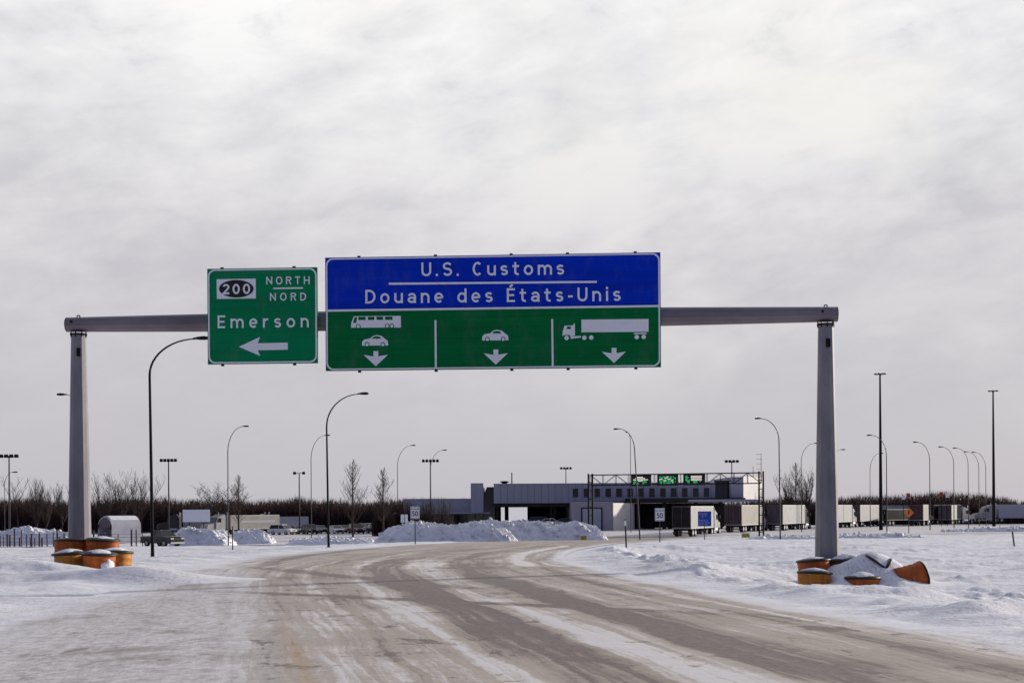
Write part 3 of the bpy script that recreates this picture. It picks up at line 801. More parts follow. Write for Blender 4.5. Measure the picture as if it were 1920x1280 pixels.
# --- green direction sign
g = Sign('direction_sign', 'smaller green overhead sign reading Emerson with route 200 shield and left arrow', (388.5, 504), (596, 680.5))
g.local([(0, 0), (g.w, 0), (g.w, g.h), (0, g.h)], 0, M['green2'], 'green_panel', th=0.05)
g.border(0.022, 0.042, 0.20, -0.006, M['legend'])
e = lambda pts: [(370 + x / 3.048, 460 + y / 3.048) for x, y in pts]
sh = g.poly(e([(110, 194), (334, 190), (335, 303), (112, 306)]), -0.004, M['legend'], 'route_shield')
g.disc((370 + 223 / 3.048, 460 + 248 / 3.048), 16.5, -0.008, M['blacksheet'], 'black_oval', sh, 28, rx=32.5)
g.text('200', e([(146, 279)])[0], e([(302, 277)])[0], 18.5 / (FPX / 37.6), M['legend'], -0.014, sh, 1.12, 1.25)
PG = FPX / 37.7
g.text('NORTH', e([(394, 224)])[0], e([(643, 222)])[0], 14.6 / PG, M['legend'], spacing=1.14, bold=1.0)
g.text('NORD', e([(415, 317)])[0], e([(623, 315)])[0], 14.6 / PG, M['legend'], spacing=1.14, bold=1.0)
g.text('Emerson', e([(116, 473)])[0], e([(638, 468)])[0], 23.6 / PG, M['legend'], spacing=1.14, bold=1.0)
g.poly(e([(434, 242), (603, 239), (603, 248), (434, 250)]), -0.004, M['legend'], 'white_rule')
g.poly(e([(237, 579), (358, 523), (345, 559), (517, 555), (517, 595), (345, 599), (360, 631)]), -0.004, M['legend'], 'left_arrow')
brackets(g, [0.42, 2.55])

# ------------------------------------------------------------------ sand barrels round the legs
def barrel(label, x, y, lid_z, m, tilt=None, snow=0.0, group='sand barrels round the gantry legs', lidoff=False):
    hgt = 0.92
    t = thing('sand_barrel', label, 'barrel', (x, y, lid_z - hgt), random.uniform(0, 6), group)
    t.rotation_euler = (random.uniform(-0.07, 0.07), random.uniform(-0.07, 0.07), random.uniform(0, 6))
    if tilt: t.rotation_euler = tilt
    b = MB()
    prof = [(0.40, 0.0), (0.42, 0.03)]
    for k in range(1, 5):
        z = k * 0.18; r = 0.41 + 0.035 * k / 5
        prof += [(r, z - 0.025), (r + 0.014, z), (r, z + 0.025)]
    prof += [(0.45, 0.86), (0.455, 0.88)]
    b.lathe(prof, 28)
    ph = x * 7.3; b.v = [(vx * (1 + 0.05 * math.sin(ph) + 0.03 * math.sin(3 * math.atan2(vy, vx) + ph + 4 * vz)), vy * (1 - 0.04 * math.sin(ph) + 0.03 * math.sin(3 * math.atan2(vy, vx) + ph + 4 * vz)), vz) for vx, vy, vz in b.v]
    b.build('body', m, t, smooth=True)
    if not lidoff:
        l = MB(); l.lathe([(0.485, 0.845), (0.49, 0.885), (0.46, 0.91), (0.25, 0.945), (0.06, 0.965), (0.0, 0.967)], 28)
        l.build('lid', M['black'], t, smooth=True)
    else:
        l = MB(); l.lathe([(0.43, 0.872), (0.44, 0.885), (0.0, 0.886)], 24); l.build('rim', M['black'], t)
    if snow:
        n = 26; vs = []; fs = []
        rings = [0.0, 0.12, 0.24, 0.34, 0.41, 0.45]
        for ri, r in enumerate(rings):
            for k in range(n):
                a = 2 * math.pi * k / n
                rr_ = r * (0.80 + 0.28 * math.sin(a * 2 + x * 3) * 0.5 + 0.1 * math.sin(a * 5 + y))
                z = 0.968 - 0.07 * (rr_ / 0.45) ** 1.3 + snow * (1 - (ri / 5) ** 2) - (0.02 if ri == 5 else 0)
                vs.append((rr_ * math.cos(a), rr_ * math.sin(a), z))
        for i in range(5):
            for k in range(n): fs.append((i * n + k, i * n + (k + 1) % n, (i + 1) * n + (k + 1) % n, (i + 1) * n + k))
        sc = MB(); sc.add(vs, fs); sc.build('snow_cap', M['clean_snow'], t, smooth=True)
    return t
def px_x(px, Y): return at(px, 1000, Y).x
barrel('orange black lidded barrel in the back row, left of the two there', px_x(133, 36.9), 36.9, 0.93, M['orange'])
barrel('orange black lidded barrel in the back row, behind the large front one', px_x(190, 36.8), 36.8, 0.95, M['orange'], snow=0.02)
barrel('outermost left orange barrel in the front row, snow lying on its black lid', px_x(134, 35.7), 35.7, 0.60, M['amber'], snow=0.05)
bm_ = barrel('large bright orange barrel with a snow patch stuck to its side', px_x(184, 35.2), 35.2, 0.60, M['orange'], snow=0.04)
sp_ = MB()
pts = []; NR = 18
for i in range(5):
    for k in range(NR):
        a = 2 * math.pi * k / NR; q = i / 4 * (0.82 + 0.15 * math.sin(2 * a + 1) + 0.12 * math.sin(5 * a) + 0.08 * math.sin(9 * a))
        ang = R(-38) + q * 0.55 * math.cos(a); z = 0.54 + q * 0.30 * math.sin(a)
        r_ = 0.446 + 0.05 * (1 - (i / 4) ** 2) - (0.02 if i == 4 else 0)
        pts.append((r_ * math.cos(ang), r_ * math.sin(ang), z))
sp_.add(pts, [(i * NR + k, i * NR + (k + 1) % NR, (i + 1) * NR + (k + 1) % NR, (i + 1) * NR + k) for i in range(4) for k in range(NR)])
bm_.rotation_euler = (0.04, 0.05, 0)
sp_.build('stuck_snow', M['clean_snow'], bm_, smooth=True)
barrel('amber barrel at the right end of the left cluster', px_x(214, 35.9), 35.9, 0.62, M['amber'], snow=0.05)
barrel('orange barrel beside the foot of the right gantry leg, black lid just above the drift', px_x(1529, 36.3), 36.3, 0.25, M['orange'], snow=0.02)
barrel('amber barrel sunk in the drift in front of the right gantry leg', px_x(1525, 35.2), 35.2, -0.04, M['amber'], snow=0.05)
barrel('half buried orange barrel in front of the drift, thick snow on its lid', px_x(1617, 34.9), 34.9, -0.17, M['orange'], snow=0.08)
barrel('snow covered lid of a buried barrel just right of the right gantry leg', px_x(1590, 36.6), 36.6, 0.27, M['orange'], snow=0.07)
bx = px_x(1704, 35.3)
tb_ = barrel('toppled orange barrel lying tilted on the snow, apart from the right cluster', bx, 35.3, 0, M['orange'])
dq = Vector((0.90, 0.12, 0.20)).to_track_quat('Z', 'Y'); tb_.rotation_euler = dq.to_euler(); tb_.location = (bx - 0.30, 35.4, -0.36); tb_.scale = (0.86, 0.86, 0.86)
for px, ang, lab in ((1628, 38, 'buried barrel, tilted lid poking from the drift top, left of two'), (1652, -42, 'buried barrel, tilted lid poking from the drift top, right of two')):
    bx = px_x(px, 36.2)
    barrel(lab, bx - 0.62 * math.sin(R(ang)), 35.9, G(bx, 35.9) - 0.13, M['orange'], tilt=(0, R(ang), 0), snow=0.03)

# ------------------------------------------------------------------ lamps
def lean_about_base(t, deg):
    t.rotation_euler = (0, R(deg), t.rotation_euler[2])
def street_lamp(label, Y, px_base, px_head, py_head, H=None, arm_drop=None, m='grey_steel', r0=0.105, lean=0.0, toward=False):
    head = at(px_head, py_head, Y)
    bx = at(px_base, py_head + (1000 - py_head), Y).x
    gz = G(bx, Y) - 0.1
    h = head.z - gz
    t = thing('street_lamp', label, 'street lamp', (bx, Y, gz), 0, 'curved arm street lamps')
    reach = head.x - bx
    drop = arm_drop or 1.9
    side = 1 if reach > 0 else -1
    if toward: reach, side = 0.9 * side, side
    pole = MB(); r0 = r0 * 0.78
    pole.tube([(0, 0, 0), (0, 0, 0.35), (0, 0, (h - drop) * 0.5), (0, 0, h - drop)], [r0 * 1.25, r0, r0 * 0.84, r0 * 0.68], 10)
    pole.build('pole', M[m], t, smooth=True)
    bp = MB(); bp.cyl((0, 0, 0), (0, 0, 0.12), r0 * 2.0, r0 * 2.0, 8); bp.build('base_plate', M[m], t)
    arm = MB(); P = []; Rd = []
    a_len = abs(reach) - 0.25
    ry = 0.0
    for k in range(13):
        a = k / 12 * math.pi / 2
        s_ = (1 - math.cos(a)); q = math.sin(a)
        xx = side * a_len * s_
        P.append((xx, -2.2 * s_ if toward else 0, h - drop + (drop - 0.08) * q)); Rd.append(r0 * 0.68 * (1 - 0.45 * k / 12))
    arm.tube(P, Rd, 8); arm.build('arm', M[m], t, smooth=True)
    hd = MB()
    L = 0.78; ex = P[-1]
    sec = [(-0.12, 0.045, 0.045), (0.0, 0.075, 0.06), (0.18, 0.15, 0.10), (0.45, 0.17, 0.12), (0.66, 0.12, 0.085), (L - 0.12, 0.03, 0.03)]
    vs = []; fs = []; n = 10
    for xx, wy, hz in sec:
        for k in range(n):
            a = 2 * math.pi * k / n
            if toward: vs.append((ex[0] + side * xx * 0.35 + wy * math.cos(a), ex[1] - xx * 0.9, ex[2] + 0.02 + hz * math.sin(a) * (0.7 if math.sin(a) < 0 else 1)))
            else: vs.append((ex[0] + side * xx, ex[1] + wy * math.cos(a), ex[2] + 0.02 + hz * math.sin(a) * (0.7 if math.sin(a) < 0 else 1)))
    for i in range(len(sec) - 1):
        for k in range(n): fs.append((i * n + k, i * n + (k + 1) % n, (i + 1) * n + (k + 1) % n, (i + 1) * n + k))
    fs += [tuple(range(n)), tuple(range((len(sec) - 1) * n, len(sec) * n))]
    hd.add(vs, fs); hd.build('lamp_head', M['dark_steel'], t, smooth=True)
    if lean: lean_about_base(t, lean)
    return t
def lampY(px, py, H): return solve_top(px, py, H)
LAMPS = [
 # label, pole px, head px, head py, height, drop, material, radius, lean
 ('tall black street lamp on the left verge, the nearest one, its arm curving right', 286, 380, 633, 11.0, 1.9, 'dark_steel', 0.115, -0.6),
 ('black street lamp at the left edge of the road, second nearest, below the big sign', 616, 683, 737, 11.0, 2.4, 'dark_steel', 0.11, -0.6),
 ('grey street lamp rising beside the white parked semi trailer on the left', 428, 460, 798, 14.0, 3.2, 'grey_steel', 0.10, 0),
 ('thin grey street lamp just left of the second black lamp, its head touching that pole', 584, 613, 815, 14.0, 3.4, 'grey_steel', 0.09, 0),
 ('grey street lamp left of the far speed limit sign, arm curving right', 746, 774, 834, 14.0, 3.4, 'grey_steel', 0.09, 0),
 ('grey street lamp in front of a floodlight bar near the low building wing', 808, 833, 843, 14.0, 3.4, 'grey_steel', 0.09, 0),
 ('street lamp hidden behind the left gantry leg, only its head showing to the left', 148, 117, 738, 12.0, 0.9, 'dark_steel', 0.07, 0),
 ('grey street lamp right of the plaza truss, arm curving left over the trucks', 1463, 1424, 783, 13.5, 2.6, 'grey_steel', 0.11, -0.4),
 ('thin street lamp just left of the right gantry leg, arm curving right behind it', 1503, 1530, 830, 13.5, 2.9, 'grey_steel', 0.09, 0),
 ('street lamp hidden behind the right gantry leg, its small head showing to the right', 1556, 1580, 842, 13.5, 2.0, 'grey_steel', 0.08, 0),
 ('thin street lamp left of the tall mast, arm curving right towards it', 1632, 1652, 849, 13.5, 3.2, 'grey_steel', 0.09, 0),
 ('street lamp just right of the tall mast, arm curving left past it', 1663, 1631, 815, 14.0, 3.0, 'grey_steel', 0.11, 0),
 ('street lamp standing alone right of the orange diamond sign, arm curving left', 1744, 1717, 828, 14.0, 3.0, 'grey_steel', 0.11, 0),
 ('first of the four lamps grouped left of the far right mast', 1789, 1764, 837, 14.0, 3.0, 'grey_steel', 0.105, 0),
 ('second of the four lamps grouped left of the far right mast', 1816, 1791, 839, 14.0, 3.0, 'grey_steel', 0.10, 0),
 ('third of the four lamps grouped left of the far right mast', 1836, 1811, 846, 14.0, 3.0, 'grey_steel', 0.10, 0),
 ('fourth of the four lamps, closest to the far right mast', 1849, 1826, 847, 14.0, 3.2, 'grey_steel', 0.10, 0),
 ('faint thin street lamp at the far left edge beside a floodlight bar', 9, 27, 884, 9.5, 2.0, 'grey_steel', 0.07, 0),
]
for lab, pb, hx, hy, H, drop, mm, r0, ln in LAMPS:
    Y = lampY(hx, hy, H)
    t = street_lamp(lab, Y, pb, hx, hy, H, drop, mm, r0, ln)
    print('LAMP', pb, round(Y, 1), 'base py', round(HY - (t.location.z + 0.1 - EYE) / Y * FPX - (pb - 960) * math.tan(ROLL), 0))
street_lamp('leaning grey street lamp in front of the plaza truss, arm curving left', 158.0, 1200, 1168, 801, None, 2.6, 'grey_steel', 0.12, -3.1)
street_lamp('straight thin street lamp behind the leaning one, its arm pointing at the viewer', 196.0, 1183, 1180, 811, None, 1.4, 'grey_steel', 0.085, 0, toward=True)

def floodlight(label, px, py, H, nl, wide):
    Y = solve_top(px, py, H); p = at(px, py, Y); gz = G(p.x, Y)
    t = thing('floodlight_pole', label, 'floodlight', (p.x, Y, gz), 0, 'parking lot floodlight poles')
    h = p.z - gz
    b = MB(); b.tube([(0, 0, 0), (0, 0, h)], [0.15, 0.09], 8); b.build('pole', M['grey_steel'], t, smooth=True)
    c_ = MB(); c_.box((0, 0, h - 0.05), (wide, 0.09, 0.10)); c_.build('crossbar', M['grey_steel'], t)
    for k in range(nl):
        x = -wide / 2 + wide * (k + 0.5) / nl
        if nl == 2: x = (-1, 1)[k] * wide / 2
        l = MB(); l.box((x, -0.12, h - 0.05), (min(0.5, wide / nl * 0.72), 0.45, 0.48), 0, 0.85); l.build('lamp_head', M['dark_steel'], t)
    return t
floodlight('floodlight pole at the far left edge, four lamp heads in a row', 17, 854, 12.0, 4, 2.9)
floodlight('floodlight pole behind the dark pickup, long bar of lamp heads', 316, 862, 12.0, 5, 2.8)
floodlight('small floodlight pole above the left parked cars with just two lamp heads', 561, 886, 10.5, 2, 1.6)
floodlight('floodlight pole right behind a curved street lamp, left of the low building wing', 807, 863, 12.0, 5, 2.9)
floodlight('floodlight pole rising behind the main building roof, four lamp heads', 1061, 877, 12.5, 4, 2.6)
floodlight('floodlight pole rising behind the right end of the building, above the truss', 1372, 864, 12.5, 4, 2.7)

def high_mast(label, px, py, H):
    Y = solve_top(px, py, H); p = at(px, py, Y); gz = G(p.x, Y)
    t = thing('light_mast', label, 'light mast', (p.x, Y, gz), 0, 'tall light masts'); h = p.z - gz
    b = MB(); b.tube([(0, 0, 0), (0, 0, h * 0.5), (0, 0, h)], [0.30, 0.22, 0.13], 10); b.build('mast', M['dark_steel'], t, smooth=True)
    r_ = MB(); r_.lathe([(0.3, h - 0.2), (0.42, h - 0.15), (0.42, h - 0.05), (0.15, h)], 12); r_.build('lamp_ring', M['dark_steel'], t)
    for k in range(6):
        a = k * math.pi / 3
        l = MB(); l.box((0.72 * math.cos(a), 0.72 * math.sin(a), h - 0.08), (0.42, 0.24, 0.16), a); l.cyl((0, 0, h - 0.1), (0.6 * math.cos(a), 0.6 * math.sin(a), h - 0.1), 0.04, 0.04, 5)
        l.build('lamp_head', M['dark_steel'], t)
high_mast('tall dark light mast, the taller of two, right of the right gantry leg', 1650, 700, 25.0)
high_mast('tall dark light mast, the shorter of two, nearest the right edge', 1862, 732, 25.0)

# ------------------------------------------------------------------ small signs
def post_sign(name, label, px, Y, y0, y1, w_px, ybase, front, text_fn=None, m_post='grey_steel', shape='rect', cat='road sign', border=True, nposts=1, group=None):
    a, b_ = at(px, y0, Y), at(px, y1, Y)
    gz = min(G(a.x, Y), a.z - 1.0) - 0.05
    t = thing(name, label, cat, (a.x, Y, gz), 0, group)
    w = w_px * Y / FPX; z0, z1 = b_.z - gz, a.z - gz
    xs = [0] if nposts == 1 else [-w * 0.26, w * 0.26]
    for x in xs:
        p = MB(); p.box((x, 0.06, z1 * 0.5), (0.09, 0.07, z1)); p.build('post', M[m_post], t)
    b = MB()
    if shape == 'rect':
        b.box((0, 0, (z0 + z1) / 2), (w, 0.03, z1 - z0)); 
    else:
        zc = (z0 + z1) / 2; hh = (z1 - z0) / 2
        b.prism([(0, zc - hh), (w / 2, zc), (0, zc + hh), (-w / 2, zc)], 'y', -0.015, 0.015)
    face = b.build('panel', M[front], t)
    if text_fn: text_fn(t, face, w, z0, z1)
    return t
def speed_face(t, face, w, z0, z1):
    h = z1 - z0
    def bar(x0, x1, a, b, m='blacksheet', nm='border'):
        q = MB(); q.span(x0, x1, -0.022, -0.018, a, b); return q
    q = MB()
    i = 0.035 * 1.2; th = 0.028
    q.span(-w / 2 + i, w / 2 - i, -0.022, -0.018, z1 - i - th, z1 - i); q.span(-w / 2 + i, w / 2 - i, -0.022, -0.018, z0 + i, z0 + i + th)
    q.span(-w / 2 + i, -w / 2 + i + th, -0.022, -0.018, z0 + i + th, z1 - i - th); q.span(w / 2 - i - th, w / 2 - i, -0.022, -0.018, z0 + i + th, z1 - i - th)
    q.build('border', M['blacksheet'], t)
    write('MAXIMUM', -w * 0.36, w * 0.36, z0 + h * 0.74, h * 0.11, -0.02, M['blacksheet'], t, 1.0, 0.01)
    write('50', -w * 0.33, w * 0.33, z0 + h * 0.22, h * 0.40, -0.02, M['blacksheet'], t, 1.0, 0.02)
post_sign('speed_sign', 'white 50 speed limit sign in front of the left snow pile', 778, 118.0, 949, 972, 17, 1015, 'legend', speed_face)
post_sign('speed_sign', 'white 50 speed limit sign beside the road, left of the first truck', 1237, 116.0, 952, 976, 18, 1018, 'legend', speed_face)
def blue_face(t, face, w, z0, z1):
    h = z1 - z0
    q = MB()
    # lines too small to read in the photograph stay as pale strokes
    for k, (a, b, f) in enumerate([(0.06, 0.7, 0.90), (0.10, 0.62, 0.80), (0.18, 0.5, 0.71), (0.28, 0.44, 0.62), (0.06, 0.66, 0.42), (0.06, 0.8, 0.32), (0.06, 0.86, 0.22), (0.06, 0.7, 0.12)]):
        x = -w / 2 + a * w
        while x < -w / 2 + b * w:
            L = w * random.uniform(0.08, 0.16); q.span(x, x + L, -0.02, -0.016, z0 + f * h - 0.03, z0 + f * h + 0.03); x += L + 0.05 * w
    q.build('lettering', M['greypaint'], t)
post_sign('information_sign', 'blue information sign with pale lettering in front of the first truck', 1321, 150.0, 958, 986, 25, 1012, 'bluesign', blue_face)
def diamond_face(t, face, w, z0, z1):
    zc = (z0 + z1) / 2; s_ = w * 0.10
    q = MB(); q.prism([(-s_ * .5, zc - s_ * 2.0), (s_ * .5, zc - s_ * 2.0), (s_ * .5, zc + s_ * .6), (s_ * 1.5, zc + s_ * .6), (0, zc + s_ * 2.2), (-s_ * 1.5, zc + s_ * .6), (-s_ * .5, zc + s_ * .6)], 'y', -0.022, -0.018)
    q.build('symbol', M['blacksheet'], t)
post_sign('warning_sign', 'orange diamond warning sign with a black symbol, among the far trucks', 1704, 178.0, 951, 970, 19, 988, 'darksign', diamond_face, shape='diamond')
post_sign('board_sign', 'blank white board on two posts behind the blue shaded mound on the left', 368, 176.0, 955, 978, 51, 1000, 'legend', None, 'dark_steel', nposts=2)
def two_panels(t, face, w, z0, z1):
    q = MB(); q.span(-w * 0.02, w * 0.06, -0.022, -0.018, z0, z1); q.build('gap', M['blacksheet'], t)
post_sign('notice_board', 'small white double panel notice left of the far speed limit sign', 758, 172.0, 964, 979, 13, 1000, 'legend', two_panels)
for px, py, m_, lab in ((1694, 932, 'legend', 'tiny white sign before the right woods, left of the tiny red one'), (1703, 928, 'redsheet', 'tiny red sign before the right woods, beside a tiny white one'),
                        (1765, 926, 'redsheet', 'tiny red sign before the right woods, right of the lone lamp'), (1776, 928, 'legend', 'tiny white sign before the right woods, right of the lone lamp')):
    post_sign('roadside_sign', lab, px, 240.0, py - 4, py + 4, 6, 960, m_, None, 'dark_steel', group='tiny signs before the right woods')

def delineator(label, px, Y, ytop, lean, refl=True, m='grey_steel'):
    a = at(px, ytop, Y); gz = G(a.x, Y) - 0.1
    t = thing('marker_post', label, 'marker post', (a.x, Y, gz), 0, 'slim roadside marker posts')
    h = a.z - gz
    p = MB(); p.box((0, 0, h / 2), (0.085, 0.05, h)); p.build('post', M[m], t)
    if refl:
        r_ = MB(); r_.box((0, -0.03, h - 0.22), (0.11, 0.012, 0.30)); r_.build('reflector', M['legend'], t)
    lean_about_base(t, lean)
delineator('slim marker post with white reflector where the road bends right', 1174, 72.0, 973, -2)
delineator('slim bare marker post alone in the snowfield near the right edge', 1902, 84.0, 996, -7, False)
delineator('slim marker post in the snow in front of the white semi trailer', 436, 104.0, 986, 0, False)

# ------------------------------------------------------------------ vehicles
def wheel_part(t, x, y, r, w):
    o = MB(); o.cyl((x - w / 2, y, r), (x + w / 2, y, r), r, r, 18); a = o.build('wheel', M['rubber'], t)
    i = MB(); i.cyl((x - w / 2 - 0.012, y, r), (x + w / 2 + 0.012, y, r), r * 0.56, r * 0.56, 12); i.build('rim', M['alu'], a)
def make_car(label, kind, paint, group=None):
    """points along +Y, origin on the ground under the middle"""
    t = thing('pickup_truck' if kind == 'pickup' else 'parked_car', label, {'pickup': 'pickup truck'}.get(kind, 'car'), (0, 0, 0), 0, group)
    L, Wd, Hh, r = {'sedan': (4.7, 1.8, 1.45, 0.33), 'suv': (4.7, 1.9, 1.75, 0.37), 'pickup': (5.6, 2.0, 1.9, 0.42)}[kind]
    h2 = L / 2; w2 = Wd / 2
    belt = Hh * (0.62 if kind == 'sedan' else 0.60)
    if kind == 'pickup':
        prof = [(-h2, 0.5), (-h2, 1.18), (h2 - 1.35, 1.22), (h2 - 0.2, 1.12), (h2, 0.95), (h2, 0.5), (h2 - 0.2, 0.38), (-h2 + 0.2, 0.40)]
        cab = [(-0.75, 1.16), (-0.62, 1.84), (0.65, 1.88), (1.35, 1.18)]
        roof = [(-0.64, 1.82), (-0.55, 1.90), (0.55, 1.92), (0.68, 1.86)]
    elif kind == 'suv':
        prof = [(-h2, 0.45), (-h2 + 0.02, 1.05), (h2 - 1.3, 1.06), (h2 - 0.25, 0.96), (h2, 0.78), (h2, 0.42), (h2 - 0.2, 0.30), (-h2 + 0.2, 0.32)]
        cab = [(-h2 + 0.12, 1.0), (-h2 + 0.42, 1.66), (0.45, 1.70), (1.25, 1.0)]
        roof = [(-h2 + 0.40, 1.63), (-h2 + 0.5, 1.74), (0.35, 1.76), (0.5, 1.67)]
    else:
        prof = [(-h2, 0.42), (-h2, 0.92), (-h2 + 0.3, 0.98), (h2 - 1.4, 0.96), (h2 - 0.3, 0.82), (h2, 0.66), (h2, 0.36), (h2 - 0.2, 0.24), (-h2 + 0.2, 0.26)]
        cab = [(-1.75, 0.93), (-1.05, 1.40), (0.25, 1.42), (1.15, 0.92)]
        roof = [(-1.02, 1.37), (-0.9, 1.45), (0.12, 1.47), (0.3, 1.39)]
    b = MB(); b.prism(prof, 'x', -w2, w2); b.build('body', paint, t, bevel=0.09)
    k = MB(); n = len(cab)
    vs = [(-w2 * 0.93 if z < 1.25 else -w2 * 0.76, y, z) for y, z in cab] + [(w2 * 0.93 if z < 1.25 else w2 * 0.76, y, z) for y, z in cab]
    k.add(vs, [tuple(range(n)), tuple(range(2 * n - 1, n - 1, -1))] + [(i, (i + 1) % n, (i + 1) % n + n, i + n) for i in range(n)])
    k.build('window_glass', M['glass'], t)
    rf = MB(); rf.prism(roof, 'x', -w2 * 0.78, w2 * 0.78); rf.build('roof', paint, t, bevel=0.03)
    pl = MB()
    for s_ in (-1, 1):
        for (ya, za), (yb, zb) in ((cab[0], cab[1]), (cab[3], cab[2])):
            pl.tube([(s_ * w2 * 0.93, ya, za), (s_ * w2 * 0.775, yb, zb)], 0.045, 6)
        pl.tube([(s_ * w2 * 0.935, -0.2, belt), (s_ * w2 * 0.79, -0.22, cab[1][1])], 0.04, 6)
    pl.build('pillar', paint, t)
    wb = L * 0.29
    for x in (-w2 + 0.12, w2 - 0.12):
        for y in (-wb, wb): wheel_part(t, x, y, r, 0.24)
    zl = {'sedan': 0.66, 'suv': 0.78, 'pickup': 0.95}[kind]
    for s_ in (-1, 1):
        q = MB(); q.box((s_ * (w2 - 0.28), h2 - 0.0, zl), (0.40, 0.08, 0.16)); q.build('headlight', M['clearlens'], t)
        q = MB(); q.box((s_ * (w2 - 0.22), -h2, zl + 0.1), (0.28, 0.06, 0.22)); q.build('tail_light', M['redlens'], t)
    q = MB(); q.box((0, h2, zl - 0.02), (Wd * 0.42, 0.07, 0.17)); q.build('grille', M['black'], t)
    q = MB(); q.box((0, h2 + 0.03, 0.46), (Wd * 0.94, 0.16, 0.2)); q.box((0, -h2 - 0.03, 0.5), (Wd * 0.94, 0.14, 0.2)); q.build('bumper', M['dark_steel'] if kind != 'pickup' else M['alu'], t)
    if kind == 'pickup':
        q = MB(); q.box((0, h2 - 0.72, 1.185), (1.5, 1.1, 0.05)); q.build('frosted_hood', M['creampaint'], t, bevel=0.02)
        q = MB(); q.box((0, -h2 + 1.0, 1.19), (1.6, 1.8, 0.03)); q.build('cargo_bed', M['black'], t)
    return t
def put(t, px, Y, rz, dz=0.0):
    x = at(px, 1000, Y).x; t.location = (x, Y, (lot_z(x, Y) if 176 < Y < 262 else G(x, Y)) + dz); t.rotation_euler = (0, 0, rz)
    return t
pk = make_car('dark pickup truck with a pale frosted hood on the far left road', 'pickup', M['darkpaint'])
put(pk, 304, 148.0, R(-128), 0.14)
suv = put(make_car('white sports utility car beside the parked white semi trailer', 'suv', M['whitecar']), 530, 218.0, R(-118))
CARS = [('silver', 'sedan', 558, 226, 'silver sedan just right of the white sports utility car'), ('darkpaint', 'suv', 581, 222, 'black utility car parked behind the thin grey lamp pole'),
        ('bluecar', 'sedan', 600, 230, 'dark blue sedan parked left of the second black lamp pole'), ('whitecar', 'sedan', 630, 224, 'white sedan parked right of the second black lamp pole'),
        ('darkpaint', 'sedan', 646, 232, 'black sedan parked beside the bare conical tree, on its left'), ('redcar', 'suv', 668, 224, 'dark red utility car parked behind the bare conical tree'),
        ('silver', 'suv', 690, 232, 'silver utility car parked between the two bare conical trees'), ('bluecar', 'suv', 704, 224, 'dark blue utility car, last of the left row by the snow pile')]
protos = {}
for pn, kind, px, Y, lab in CARS:
    if (pn, kind) not in protos:
        t = protos[(pn, kind)] = make_car(lab, kind, M[pn], 'cars parked before the left woods')
    else:
        t = dup(protos[(pn, kind)], (0, 0, 0), 0, lab)
    put(t, px, Y, R(-150 + random.uniform(-6, 6)))
for pn, kind, px, Y, lab in [('darkpaint', 'suv', 1002, 219, 'dark utility car under the building, just right of the bright opening'), ('whitecar', 'sedan', 1034, 218, 'white car under the building, between two dark cars'),
                             ('darkpaint', 'sedan', 1062, 219, 'dark sedan under the building, beside the grey garage wall')]:
    if (pn, kind) not in protos: t = protos[(pn, kind)] = make_car(lab, kind, M[pn])
    else: t = dup(protos[(pn, kind)], (0, 0, 0), 0, lab)
    t['group'] = 'cars under the customs building'
    put(t, px, Y, R(random.choice((86, -92))), 0.6)

